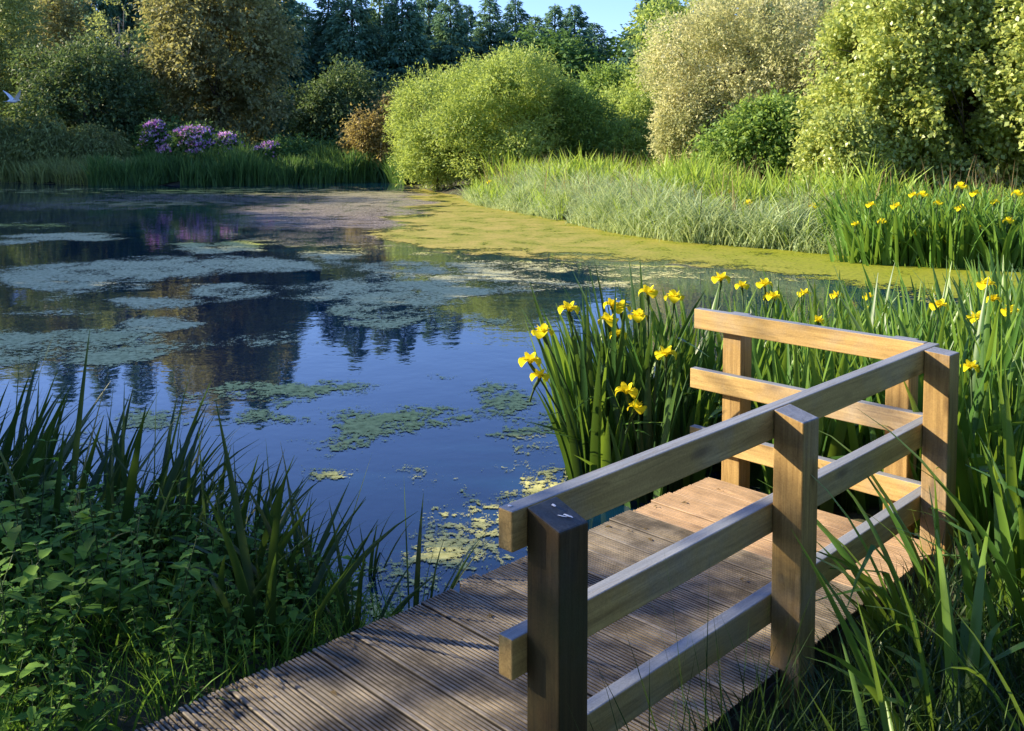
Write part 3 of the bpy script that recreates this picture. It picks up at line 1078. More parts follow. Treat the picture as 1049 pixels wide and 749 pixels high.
rhodo(160, 39.8, 130, 26, 'small mauve flowering rhododendron, leftmost on the bank', 61, 34)
rhodo(200, 39.6, 136, 66, 'largest mauve pink rhododendron in front of the tall olive tree', 62, 62)
rhodo(232, 39.2, 142, 30, 'mauve rhododendron touching the right side of the largest one', 63, 26)
rhodo(276, 39.6, 150, 28, 'small pale mauve rhododendron apart on the right', 64, 16)

TM = 'rounded bushes on the point'
bush('copper_shrub', 'orange tan shrub left of the willow bushes', 'shrub', 390, 41, 92, 74, M_TAN, 0.14, 16000, 70, 0.0, 14, 0.8, TM, 0.34, 0.5, 0.5, 0.27)
bush('willow_bush', 'yellow green willow bush at the left end of the point', 'bush', 446, 38, 68, 112, M_WILLOW, 0.12, 42000, 71, 0.0, 22, 0.9, TM, 0.32, 0.36, 0.1, 0.22)
bush('willow_bush', 'largest willow bush on the point, bright at its left side', 'bush', 512, 33, 66, 186, M_WILLOW, 0.115, 105000, 72, 0.0, 22, 0.85, TM, 0.36, 0.36, 0.1, 0.24, core=.62, rough=.42)
bush('willow_bush', 'low willow bush leaning over the water in front of the largest one', 'bush', 448, 33, 118, 76, M_WILLOW, 0.11, 26000, 73, 0.0, 16, 0.8, TM, 0.34, 0.36, 0.1, 0.22)
bush('willow_bush', 'shaded green willow bush right of the largest one', 'bush', 574, 34, 82, 104, M_GREEN, 0.12, 42000, 74, 0.0, 20, 0.85, TM, 0.32, 0.36, 0.1, 0.22)
bush('willow_bush', 'yellow green bush between the point and the right hand trees', 'bush', 642, 38, 92, 88, M_WILLOW, 0.13, 30000, 75, 0.0, 18, 0.8, TM, 0.34, 0.4, 0.1, 0.24)
bush('willow_bush', 'low dark green bush below the yellow green one', 'bush', 640, 33, 124, 76, M_GREEN, 0.12, 18000, 76, 0.0, 14, 0.8, TM, 0.36, 0.4, 0.2, 0.25)
bush('broadleaf_tree', 'small bright green tree top between the bushes and the spruces', 'tree', 620, 48, 66, 80, M_GREEN, 0.17, 18000, 77, 1.0, 14, 0.8, TM, 0.34, 0.5, 0.2, 0.26)
TR = 'trees on the right bank'
bush('broadleaf_tree', 'rounded green tree left of the pale willow', 'tree', 708, 41, -8, 138, M_WILLOW, 0.16, 60000, 81, 0.2, 28, 0.85, TR, 0.30, 0.5, 0.2, 0.22)
bush('pale_willow', 'cream coloured flowering willow, tallest of the pale trees', 'tree', 770, 29, -18, 220, M_CREAM, 0.105, 130000, 82, 0.1, 40, 0.8, TR, 0.26, 0.4, 0.1, 0.25, taper=0.06, nl=12, core=.82)
bush('pale_willow', 'low pale willow with its branches down to the herbs', 'tree', 706, 28, 74, 84, M_CREAM, 0.10, 30000, 83, 0.0, 18, 0.8, TR, 0.34, 0.4, 0.1, 0.26)
bush('broadleaf_shrub', 'bright green shrub at the foot of the cream willow', 'shrub', 785, 24.5, 100, 116, M_GREEN, 0.11, 26000, 84, 0.0, 18, 0.8, TR, 0.34, 0.6, 0.3, 0.28)
bush('broadleaf_shrub', 'green shrub filling the hollow under the alder', 'shrub', 950, 21.5, 20, 190, M_ALDER, 0.10, 40000, 91, 0.0, 20, 0.6, TR, 0.34, 0.7, 0.3, 0.15)
bush('pale_willow', 'cream and green willow crown behind the alder', 'tree', 890, 27, -40, 170, M_CREAM, 0.11, 60000, 85, 0.4, 26, 0.8, TR, 0.32, 0.42, 0.1, 0.26)
bush('alder_tree', 'large glossy leaved alder above the yellow irises', 'tree', 985, 20.5, -70, 300, M_ALDER, 0.10, 200000, 86, 0.0, 44, 0.6, TR, 0.26, 0.7, 0.3, 0.15, taper=0.04, nl=14, core=.86, rough=.22)
bush('alder_tree', 'alder at the right edge of the view', 'tree', 1130, 18.5, -90, 240, M_ALDER, 0.10, 70000, 87, 0.0, 30, 0.7, TR, 0.30, 0.7, 0.3, 0.22, taper=0.04, core=.86, rough=.22)
bush('broadleaf_shrub', 'low leafy shrub between the alder and the bright shrub', 'shrub', 868, 19.5, 118, 90, M_ALDER, 0.085, 22000, 88, 0.0, 14, 0.8, TR, 0.34, 0.7, 0.3, 0.28)
# woodland that closes the view off to either side and shades the water (beyond the left edge)
TO = 'trees beyond the left edge of the view'
SHADE = [(-29, 38, 11, 4.2), (-30, 32, 11.5, 4.5), (-27, 25, 10.4, 4), (-25, 19.5, 9.4, 3.4), (-13.5, 6.2, 6.3, 1.9), (-13, 8.8, 6.9, 2.0), (-13.2, 11.3, 7.2, 2.0), (-13.4, 13.8, 7.3, 2.0), (-13.8, 16.0, 7.3, 1.9)]
proto = None
for i, (x, y, h, rr) in enumerate(SHADE):
    if proto is None:
        proto = empty('broadleaf_tree', (x, y, gz(x, y)), 0, 'leafy tree beyond the left edge of the view', 'tree', TO)
        lb = make_lobes(4.0, 4.0, 12, 0.5, 24, 90, 0.32, 0.1)
        trunk_mesh(12, .22, lb, M_BARK, proto, 90)
        crown_mesh('crown', lb, 26000, 0.3, M_DKGREEN, proto, 90, 0.6, 0.2, 0.5, 0.2)
        proto.scale = (rr / 4, rr / 4, h / 12)
    else:
        copy_tree(proto, None, (x, y, gz(x, y)), i * 1.1, (rr / 4, rr / 4, h / 12))
for i, (x, y, h, rr) in enumerate(((20, 26, 9, 4), (24, 36, 11, 4.5), (16, 46, 11, 4.5), (9, 58, 9, 4.5), (19, 60, 12, 5), (30, 50, 12, 5), (2, 56, 8, 4))):
    copy_tree(proto, None, (x, y, gz(x, y)), i * 1.7, (rr / 4, rr / 4, h / 12), 'leafy tree filling in behind the right hand trees', 'trees behind the right bank')

for i, (x, y, h, rr) in enumerate(((-5.5, -5, 7.5, 3.2), (0.5, -6.5, 7.5, 3.2), (6.5, -5, 7.5, 3.2), (10.5, 0.5, 6, 2.5), (-11, -7, 9, 3.5))):  # unseen trees, added to keep sky light off the near bank
    copy_tree(proto, None, (x, y, gz(x, y)), i * 1.7 + .5, (rr / 4, rr / 4, h / 12), 'unseen tree added behind the viewer to block sky light', 'unseen trees added behind the viewer')

# ------------------------------------------------------------------ irises
def petal(mb, L, Wd, curl, a, up, z0=0.0, n=5):
    """curved petal starting at the centre, direction angle a; up=initial elevation, curl = bend down per length"""
    ca, sa = math.cos(a), math.sin(a)
    rings = []
    x, z, e = 0.004, z0, up
    for i in range(n + 1):
        t = i / n
        wd = Wd * (0.25 + 1.1 * math.sin(min(1, t * 1.08) * math.pi * 0.86) ** 1.1) * 0.62
        if i == n:
            wd *= 0.55
        q = []
        for s in (-1, -0.45, 0.45, 1):
            yy = s * wd
            zz = z + (0.22 * wd if abs(s) == 1 else 0) * (1 if i < n else 1.6)
            q.append((ca * x - sa * yy, sa * x + ca * yy, zz))
        rings.append(q)
        x += math.cos(e) * L / n
        z += math.sin(e) * L / n
        e -= curl / n
    mb.quadgrid(rings)


def iris_flower(parent, loc, s, seed):
    s *= 1.2
    r = random.Random(seed)
    mb = MB()
    a0 = r.uniform(0, 6)
    for q in range(3):
        petal(mb, 0.068, 0.040, 3.3, a0 + q * 2.094 + r.uniform(-.2, .2), 1.15, .0, 6)
        petal(mb, 0.052, 0.020, 0.5, a0 + 1.047 + q * 2.094 + r.uniform(-.3, .3), 1.3, .0, 4)
        petal(mb, 0.048, 0.024, 2.0, a0 + q * 2.094 + r.uniform(-.2, .2), 1.25, .004, 4)
    V = np.array(mb.v) * s
    o = mesh_np('flower', V, np.array(mb.f), M_PETAL, parent, tint=np.clip(0.35 + np.array([v[2] for v in mb.v]) * 8 + np.random.RandomState(seed).uniform(-.1, .1, len(V)), 0, 1), smooth=True)
    o.location = loc
    return o


def iris_leaves(parent, n, h, spread, seed, mat=None, width=0.036, lean=(0.02, 0.38), bend=(0.05, 0.6), bias=None, kinkp=0.12, nseg=8, name='leaves'):
    r = np.random.RandomState(seed)
    a = r.uniform(0, 6.283, n)
    if bias is not None:
        a = bias + r.normal(size=n) * 0.9
    rad = spread * np.sqrt(r.uniform(size=n))
    b = np.stack([np.cos(a) * rad, np.sin(a) * rad, np.full(n, -0.04)], 1)
    d = np.stack([np.cos(a), np.sin(a), np.zeros(n)], 1)
    H_ = h * r.uniform(0.55, 1.12, n)
    ln_ = r.uniform(lean[0], lean[1], n)
    bd = r.uniform(bend[0], bend[1], n)
    kk = (r.uniform(.5, .8, n), np.where(r.uniform(size=n) < kinkp, r.uniform(.7, 1.6, n), 0))
    V, Fq, tt, st = ribbons(b, d, H_, width * r.uniform(.7, 1.2, n), ln_, bd, nseg, 0.16, seed, (kk[0], kk[1]))
    tint = np.repeat(r.uniform(0, .75, n), st) * 0.8 + tt * 0.2
    return mesh_np(name, V, Fq, mat or M_IRIS, parent, tint, smooth=True)


def iris_stem(parent, p0, p1, rad=0.0055):
    mb = MB()
    p0, p1 = Vector(p0), Vector(p1)
    m = (p0 + p1) / 2 + Vector(((p1 - p0).x * -.2, (p1 - p0).y * -.2, 0))
    mb.tube(bez(p0, m, p1, 7), [rad] * 6 + [rad * 1.3], 6)
    # spathe under the flower
    d = (p1 - m).normalized()
    mb.tube([p1 - d * .07, p1 - d * .035, p1 - d * .0, p1 + d * .03], [rad * 1.1, rad * 1.9, rad * 1.6, rad * .3], 6)
    return mb.build('stem', M_STEM, parent, smooth=True)


# (a) the clump left of the deck: each flower put where the photo has it
clump_flowers = [(583, 314, 5.2, 'flower highest above the water at the left'), (556, 338, 5.0, 'flower at the far left, above a pair of lower blooms'), (543, 368, 4.85, 'two low blooms leaning out over the water'),
                 (637, 313, 5.3, 'loose flowers near the middle of the clump'), (624, 326, 5.15, 'flowers half hidden among leaves in the middle'), (665, 297, 5.4, 'tallest bloom of the clump'),
                 (692, 302, 5.5, 'second tall bloom right of the tallest one'), (684, 361, 4.95, 'single bloom facing us near the railing end'), (643, 400, 4.7, 'double bloom hanging low at the front'), (655, 322, 5.45, 'small bloom just below the tallest one')]
GI = 'flowering irises left of the railing'
for j, (px, py, Y, dsc) in enumerate(clump_flowers):
    ztop = CAMH + (140 - py) / F * Y
    xt = xa(px, Y)
    # base is drawn in to the clump's foot
    bx_ = 0.72 + (xt - 0.62) * 0.55
    by_ = Y + 0.12
    r = random.Random(j + 5)
    root = empty('yellow_iris', (bx_, by_, 0.0), 0, 'yellow iris, ' + dsc, 'iris', GI)
    iris_leaves(root, 15, min(1.12, ztop * 1.08 + .12), 0.10, 200 + j, width=.048, mat=M_IRISDK, lean=(.02, .28), bend=(.05, .45), bias=None if j > 3 else math.pi + 0.1)
    top = Vector((xt - bx_, Y - by_, ztop - 0.035))
    iris_stem(root, (0, 0, 0), top)
    iris_flower(root, top, 1.0, 300 + j)
    if j in (2, 8, 3, 4):
        o2 = Vector((.05, -.03, -.07)) if j != 3 else Vector((-.05, 0, .02))
        iris_stem(root, top + Vector((0, 0, -.2)), top + o2)
        iris_flower(root, top + o2, .85, 330 + j)

# leaf-only and flowering prototypes, shared by the stands
PROT, PROTF = [], []
for j in range(6):
    root = empty('iris_plant', (0, 0, -50))
    iris_leaves(root, 16, 1.0, 0.13, 400 + j, kinkp=.15, width=.062, lean=(.02, .26), bend=(.03, .5))
    PROT.append(root)
for j in range(4):
    root = empty('yellow_iris', (0, 0, -50))
    iris_leaves(root, 14, 0.98, 0.12, 420 + j, kinkp=.12, width=.060, lean=(.02, .26), bend=(.03, .5))
    t = Vector((random.Random(j).uniform(-.12, .12), random.Random(j + 9).uniform(-.1, .1), 0.98 + .04 * j))
    iris_stem(root, (0, 0, 0), t)
    iris_flower(root, t, 1.0, 430 + j)
    if j == 1:
        iris_flower(root, t + Vector((.03, -.03, -.08)), .8, 440 + j)
    PROTF.append(root)
    root_t = globals().setdefault('PT', [])
    root_t.append(t)


def first_or_copy(pr, loc, rz, s, label, cat, group):
    if pr.location.z < -40:
        o = pr
        o.location = loc
        o.rotation_euler = (0, 0, rz)
        o.scale = (s,) * 3
        tag(o, label, cat, group)
    else:
        o = copy_tree(pr, None, loc, rz, s, label, group)
        o['category'] = cat
    return o


rr = random.Random(11)
# clump filler
for i in range(18):
    x, y = rr.uniform(0.38, 1.12), rr.uniform(4.95, 5.75)
    first_or_copy(PROT[i % 6], (x, y, -0.03), rr.uniform(0, 6.28), rr.uniform(.82, 1.05), 'iris plant without flowers in the clump left of the railing', 'iris', 'flowerless irises left of the railing')


def blocked(x, y):
    u_, w_ = (x + y) / S2, (y - x) / S2
    return u_ < 4.12 and 1.25 < w_ < 2.72


# (b) stand behind the back rail and to the right
n = 0
cand = []
while n < 200:
    x, y = rr.uniform(1.15, 5.4), rr.uniform(2.6, 7.6)
    if blocked(x, y) or x < 1.12 + max(0, (5.2 - y)) * 0.35 or x / y > 0.80:
        continue
    u_, w_ = (x + y) / S2, (y - x) / S2
    if w_ > 1.25 and u_ < 4.15:
        continue
    if y > 0.75 * x + 4.9 or (x, y) == (0, 0):
        continue
    if min([9] + [math.hypot(x - a, y - b) for a, b in cand]) < 0.13:
        continue
    cand.append((x, y))
    n += 1
for i, (x, y) in enumerate(cand):
    far = y - x * .2 > 4.6
    s = rr.uniform(.85, 1.05) if far else rr.uniform(.85, 1.12)
    first_or_copy(PROT[i % 6], (x, y, max(-.03, gz(x, y) * .5)), rr.uniform(0, 6.28), s, 'iris plant without flowers in the stand right of the deck', 'iris', 'flowerless irises right of the deck')
right_fl = [(740, 284, 6.0, 'above the left end of the back rail, upper bloom'), (785, 290, 6.0, 'second bloom behind the back rail'), (795, 303, 5.9, 'small bloom close behind the back rail'), (841, 328, 5.6, 'bloom just above the middle of the back rail'),
            (860, 302, 6.4, 'bloom among leaf tips behind the back rail'), (893, 304, 6.6, 'pale bloom left of the corner post top'), (966, 312, 5.2, 'bloom above and right of the corner post'), (1000, 376, 4.4, 'single bloom right of the corner post'),
            (1005, 325, 5.0, 'bloom near the right edge, lower one'), (1014, 290, 5.6, 'topmost bloom near the right edge'), (1040, 318, 5.2, 'bloom cut by the right edge'), (762, 292, 6.3, 'bud coloured bloom between two taller ones'), (826, 300, 6.5, 'far bloom above the back rail, right of centre')]
for j, (px, py, Y, dsc) in enumerate(right_fl):
    zt = CAMH + (140 - py) / F * Y
    x = xa(px, Y)
    p = PROTF[j % 4]
    b = 0.0
    sc0 = zt / (PT[j % 4].z + 0.03)
    first_or_copy(p, (x - PT[j % 4].x * sc0, Y - PT[j % 4].y * sc0, b), 0.0, sc0, 'yellow iris, ' + dsc, 'iris', 'flowering irises right of the deck')

# (c) sword leaves in the right foreground
GR = 'big sword leaved irises in the right foreground'
for j, (x, y, h, bias, lab) in enumerate(((1.42, 3.02, .85, 2.9, 'arching iris leaves falling over the lower rail'), (1.62, 3.2, .95, 2.6, 'broad iris leaves right of the lower rail'), (1.25, 2.55, .75, 2.4, 'iris leaves crossing in front of the middle post'),
                                          (1.55, 2.7, .85, 1.2, 'iris leaves below the corner post'), (1.85, 3.05, 1.0, 1.6, 'tall iris leaves right of the corner post foot'), (1.45, 2.25, .6, 2.0, 'dark iris leaves at the bottom right'),
                                          (1.8, 2.55, .85, 1.0, 'iris leaves at the right edge low down'), (0.98, 2.2, .62, 2.0, 'small iris tuft near the foot of the middle post'))):
    root = empty('iris_plant', (x, y, gz(x, y) * .6), 0, lab, 'iris', GR)
    iris_leaves(root, 17, h, 0.13, 500 + j, width=.032, lean=(.05, .5), bend=(.2, 1.3), bias=bias if j in (0, 2) else None, kinkp=.3)

# (d) far stand on the right shore
FP, FPF = [], []
for j in range(3):
    root = empty('iris_plant', (0, 0, -50))
    iris_leaves(root, 20, 1.2, 0.26, 450 + j, mat=M_IRISFAR, width=.085, lean=(.02, .35), bend=(.1, 1.0), nseg=5, kinkp=.25)
    FP.append(root)
for j in range(2):
    root = empty('yellow_iris', (0, 0, -50))
    iris_leaves(root, 18, 1.15, 0.24, 460 + j, mat=M_IRISFAR, width=.085, lean=(.02, .35), bend=(.1, 1.0), nseg=5, kinkp=.25)
    t = Vector((.05, -.22, 1.08))
    iris_stem(root, (0, 0, 0), t, .008)
    iris_flower(root, t, 1.5, 470 + j)
    FPF.append(root)
cand = []
tries = 0
while len(cand) < 135 and tries < 6000:
    tries += 1
    y = rr.uniform(13.3, 17.2)
    x = rr.uniform(5.3, 11.5)
    if x / y > 0.66 or x / y < .345:
        continue
    sd = float(pond_sd(np.array([[x, y]]))[0])
    if not -0.25 < sd < 2.2 or min([9] + [math.hypot(x - a, y - b) for a, b in cand]) < 0.19:
        continue
    cand.append((x, y))
for i, (x, y) in enumerate(cand):
    first_or_copy(FP[i % 3], (x, y, max(0, gz(x, y)) * .6), rr.uniform(0, 6.28), rr.uniform(.75, 1.0), 'iris plant without flowers in the stand on the far right shore', 'iris', 'flowerless irises on the far right shore')
far_fl = [(905, 225, 'leftmost low bloom'), (893, 208, 'bloom above the leftmost low one'), (918, 240, 'lowest bloom at the left above the water'), (936, 198, 'left of the bright pair at the top'), (946, 197, 'right of the bright pair at the top'), (985, 211, 'right of centre, high'),
          (940, 237, 'central low bloom'), (959, 229, 'bloom in the very middle'), (985, 188, 'highest bloom under the alder'), (1020, 205, 'high bloom near the right end'), (1035, 224, 'lower bloom near the right end'), (919, 209, 'upper bloom left of centre'),
          (962, 206, 'upper bloom just right of the bright pair'), (1004, 232, 'low bloom in the right half'), (972, 244, 'bloom nearest the water in the middle'), (878, 228, 'bloom at the left end beside the pale grass'), (1043, 196, 'topmost at the right edge'), (1000, 196, 'high bloom left of the right end')]
for j, (px, py, dsc) in enumerate(far_fl):
    Y = 14.15 - (px - 880) / 170 * .75
    zt = CAMH + (140 - py) / F * Y
    s = .8 + .2 * ((j * 7) % 3) / 2
    first_or_copy(FPF[j % 2], (xa(px, Y) - .05 * s, Y + .22 * s, zt - 1.14 * s), 0, s, 'far shore yellow iris, ' + dsc, 'iris', 'flowering irises on the far right shore')
mid_fl = [(577, 188, 24, 'two blooms by the pale grass, left of the herbs'), (746, 196, 18.5, 'bloom behind the pale grass'), (764, 207, 17.5, 'lone bloom over the pale grass'), (792, 214, 17, 'bloom right of the lone one'), (832, 210, 16.5, 'bloom where the pale grass ends'), (500, 186, 28, 'far bloom at the foot of the largest willow')]
for j, (px, py, Y, dsc) in enumerate(mid_fl):
    zt = CAMH + (140 - py) / F * Y
    s = 1.1
    first_or_copy(FPF[j % 2], (xa(px, Y), Y + .22, zt - 1.12 * s), 0, s, 'yellow iris on the point, ' + dsc, 'iris', 'flowering irises on the point')


# ------------------------------------------------------------------ banks of grass (nobody could count the blades)
def blades_stuff(name, pts, h, wd, lean, bend, mat, label, cat, seed, tl=None, nseg=4):
    r = np.random.RandomState(seed)
    n = len(pts)
    a = r.uniform(0, 6.283, n)
    d = np.stack([np.cos(a), np.sin(a), np.zeros(n)], 1)
    if tl is not None:
        d = unit(d + np.array([tl[0], tl[1], 0])[None])
        d[:, 2] = 0
    V, Fq, tt, st = ribbons(pts, d, h * r.uniform(.6, 1.2, n), wd * r.uniform(.6, 1.3, n), r.uniform(*lean, n), r.uniform(*bend, n), nseg, 0, seed)
    o = mesh_np(name, V, Fq, mat, None, np.clip(np.repeat(r.uniform(0, .8, n), st) + tt * .2, 0, 1))
    tag(o, label, cat, kind='stuff')
    return o


def strip(n, sd0, sd1, xr, yr, seed, cond=None):
    r = np.random.RandomState(seed)
    out = []
    tot = 0
    while tot < n:
        P = np.stack([r.uniform(*xr, n * 2), r.uniform(*yr, n * 2)], 1)
        sd = pond_sd(P)
        m = (sd > sd0) & (sd < sd1)
        if cond is not None:
            m &= cond(P)
        m &= pnoise(np.column_stack([P * 1.2, P[:, 0]]), seed + 3) > 0.25
        P = P[m]
        out.append(P)
        tot += len(P)
    P = np.vstack(out)[:n]
    return np.column_stack([P, np.maximum(ground_z(P), -.1)])


P = strip(26000, -0.2, 2.0, (-1.5, 6.2), (15.0, 29), 1, lambda P: (P[:, 0] / P[:, 1] < .37))
hvar = 0.5 + 1.0 * pnoise(np.column_stack([P[:, :2] * .9, P[:, 0]]), 9)
blades_stuff('pale_grass', P, 0.82 * hvar, .022, (.05, .6), (.7, 2.8), M_CANARY, 'pale arching canary grass along the sunlit shore', 'grass', 2, tl=(.25, -.2), nseg=6)
P = strip(3500, -0.1, 2.2, (-1.5, 6.2), (15.0, 29), 41, lambda P: (P[:, 0] / P[:, 1] < .37))
blades_stuff('green_grass', P, .72, .03, (.0, .5), (.2, 1.8), M_HERB, 'fresh green blades mixed through the pale grass', 'grass', 42)
P = strip(14000, 1.0, 7.5, (-1, 11), (16.0, 34), 3, lambda P: (P[:, 0] / P[:, 1] < .42) & (P[:, 1] < 31))
hv = 0.35 + 1.2 * pnoise(np.column_stack([P[:, :2] * 1.0, P[:, 0]]), 29)
blades_stuff('tall_herbs', P, .85 * hv, .06, (.0, .5), (.0, 1.3), M_HERB, 'bright green herbs and grass between the pale grass and the trees', 'herbs', 4)
P = strip(4000, 0.4, 4.5, (4.5, 13), (13.5, 20), 13, lambda P: (P[:, 0] / P[:, 1] > .33))
blades_stuff('undergrowth', P, .7, .06, (.0, .5), (.0, .9), M_HERB, 'green undergrowth below the alder behind the far irises', 'undergrowth', 14)
P = strip(17000, -0.35, 2.2, (-16.5, -4.2), (36.5, 42.5), 5)
hv = 0.55 + 0.9 * pnoise(np.column_stack([P[:, :2] * .8, P[:, 0]]), 19)
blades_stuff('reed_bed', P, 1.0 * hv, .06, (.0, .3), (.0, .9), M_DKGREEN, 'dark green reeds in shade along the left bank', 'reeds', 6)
P = strip(5000, -0.1, 2.0, (-24, -15), (37, 43.5), 7)
blades_stuff('bank_grass', P, .9, .055, (.0, .4), (.2, 1.4), M_WEEP, 'dull grass at the foot of the drooping shrubs', 'grass', 8)
# floor of the wood: rough grass and herbs under the far trees
r0 = np.random.RandomState(3)
P = np.column_stack([r0.uniform(-34, 26, 22000), r0.uniform(40, 62, 22000)])
P = P[pond_sd(P) > 1.5]
P = np.column_stack([P, ground_z(P)])
blades_stuff('woodland_undergrowth', P, 1.0, .10, (.0, .5), (.0, 1.0), M_DKGREEN, 'dark undergrowth below the far trees', 'undergrowth', 18, nseg=3)

P = strip(900, 0.2, 5.0, (-1, 11), (14.5, 32), 33, lambda P: (P[:, 0] / P[:, 1] < .6))
blades_stuff('dry_stalks', P, 1.15, .018, (.0, .35), (.0, .5), M_DEAD, 'dry brown stalks standing among the grass on the sunlit bank', 'dry stalks', 34)
# litter on the boards
LT = None
rl = random.Random(77)
for i in range(46):
    u_, w_ = rl.uniform(.6, 3.8), rl.uniform(1.5, 2.52) if i % 2 else rl.uniform(2.3, 2.53)
    x, y = uw(u_, w_)
    if LT is None:
        r2 = np.random.RandomState(5)
        Vq, Fq = leaf_cards(np.zeros((1, 3)), np.array([[1., 0, .1]]), np.array([[0, 0, 1.]]), np.array([.030]), np.array([.013]), .3)
        LT = mesh_np('fallen_leaf', Vq, Fq, M_DEAD, None, np.full(4, .2))
        o = LT
    else:
        o = LT.copy()
        COL.objects.link(o)
    o.location = (x, y, DZ + .004)
    o.rotation_euler = (rl.uniform(-.2, .2), rl.uniform(-.2, .2), rl.uniform(0, 6.28))
    o.scale = (rl.uniform(.4, 1.2),) * 3
    tag(o, 'small dry brown leaf lying on the deck boards', 'fallen leaf', 'fallen leaves on the deck')

# ------------------------------------------------------------------ left foreground reeds and nettles
RP = []
for j in range(5):
    root = empty('reed_tuft', (0, 0, -50))
    iris_leaves(root, 10, 1.0, 0.12, 600 + j, mat=M_REED, width=.044, lean=(.04, .6), bend=(.05, .95), kinkp=.10, nseg=7, bias=None if j < 2 else 0.3)
    RP.append(root)
cand = []
tries = 0
while len(cand) < 56 and tries < 9000:
    tries += 1
    x, y = rr.uniform(-3.4, -0.15), rr.uniform(3.0, 5.3)
    sd = float(pond_sd(np.array([[x, y]]))[0])
    if not -0.28 < sd < 0.75 or blocked(x, y) or min([9] + [math.hypot(x - a, y - b) for a, b in cand]) < 0.11:
        continue
    cand.append((x, y))
for i, (x, y) in enumerate(cand):
    px = CX + F * x / y
    # the reeds are tallest at the left and thin out toward the deck
    tip = 366 + max(0, px) * 0.36 if px < 430 else 535
    hh = max(.45, CAMH - (tip - 140) / F * y + .03) * rr.uniform(.7, 1.05)
    if px > 455:
        continue
    first_or_copy(RP[i % 5], (x, y, max(-.04, gz(x, y) * .6)), rr.uniform(-.5, .5) if i % 5 > 1 else rr.uniform(0, 6.28), hh, 'dark reed tuft at the water edge on the left', 'reeds', 'dark reed tufts on the left bank')


def nettle_leaf(mb, tn, base, d, nrm, L, Wd, tint):
    """serrated pointed leaf folded along its midrib"""
    base, d, nrm = Vector(base), Vector(d).normalized(), Vector(nrm).normalized()
    s = d.cross(nrm).normalized()
    n = 6
    wprof = [0.05, 0.7, 1.0, 0.86, 0.6, 0.32, 0.0]
    b = len(mb.v)
    for i in range(n + 1):
        t = i / n
        c = base + d * L * t - nrm * L * 0.22 * t * t
        ww = wprof[i] * Wd * .5 * (1.22 if i % 2 else .86)
        for q in (-1, 0, 1):
            mb.v.append(c + s * ww * q + nrm * abs(q) * ww * .3 - (d * L * .05 if q else Vector()))
            tn.append(tint + .1 * abs(q))
    for i in range(n):
        for q in (0, 1):
            a = b + i * 3 + q
            mb.f.append((a, a + 1, a + 4, a + 3))


def nettle(root, h, seed, leafL=0.062):
    r = random.Random(seed)
    st = MB()
    lm, tn = MB(), []
    for k_ in range(r.choice((2, 3))):
        a = r.uniform(0, 6.28)
        b = Vector((math.cos(a) * .05, math.sin(a) * .05, -.03))
        hh = h * r.uniform(.7, 1.05)
        top = b + Vector((r.uniform(-.12, .12), r.uniform(-.12, .12), hh))
        pts = bez(b, (b + top) / 2 + Vector((r.uniform(-.04, .04), r.uniform(-.04, .04), 0)), top, 9)
        st.tube(pts, [.004 - .0003 * i for i in range(9)], 5)
        ph = r.uniform(0, 3)
        m = 8
        for i in range(1, m + 1):
            p = pts[i]
            sz = leafL * (0.75 + .5 * math.sin(i / m * 3.0)) * r.uniform(.85, 1.15) * (.55 if i == m else 1)
            tb = r.uniform(.1, .6) + (.25 if i >= m - 1 else 0)
            for q in (0, 1):
                an = ph + i * 1.571 + q * math.pi + r.uniform(-.25, .25)
                dn = Vector((math.cos(an), math.sin(an), r.uniform(-.35, .35) + (.5 if i == m else 0)))
                nrm = Vector((-math.cos(an) * .2, -math.sin(an) * .2, 1)) + Vector((r.uniform(-.3, .3), r.uniform(-.3, .3), 0))
                st.tube([p, p + dn.normalized() * sz * .25], [.0015, .0012], 4)
                nettle_leaf(lm, tn, p + dn.normalized() * sz * .22, dn, nrm, sz, sz * .55, tb)
    mesh_np('leaves', [tuple(v) for v in lm.v], lm.f, M_NETTLE, root, tn, smooth=False)
    st.build('stem', M_STEM, root, smooth=True)


NP_ = []
for j in range(6):
    root = empty('nettle_plant', (0, 0, -50))
    nettle(root, .5, 700 + j, (.045, .060, .078, .050, .095, .062)[j])
    NP_.append(root)
cand = []
tries = 0
while len(cand) < 150 and tries < 20000:
    tries += 1
    x, y = rr.uniform(-2.7, -0.2), rr.uniform(1.9, 4.6)
    u_, w_ = (x + y) / S2, (y - x) / S2
    sd = float(pond_sd(np.array([[x, y]]))[0])
    if sd < -0.08 or sd > 2.6 or (w_ < 2.64 and w_ > 1.3) or x / y < -.72 or w_ < 1.3:
        continue
    if min([9] + [math.hypot(x - a, y - b) for a, b in cand]) < 0.085:
        continue
    cand.append((x, y))
for i, (x, y) in enumerate(cand):
    w_ = (y - x) / S2
    s = rr.uniform(.65, 1.1) * min(1, .4 + (w_ - 2.62) * 1.1) * min(1, .55 + .55 * max(0, float(pond_sd(np.array([[x, y]]))[0])))
    first_or_copy(NP_[i % 6], (x, y, gz(x, y)), rr.uniform(0, 6.28), s, 'young nettle in the patch left of the deck', 'nettle', 'nettles left of the deck')
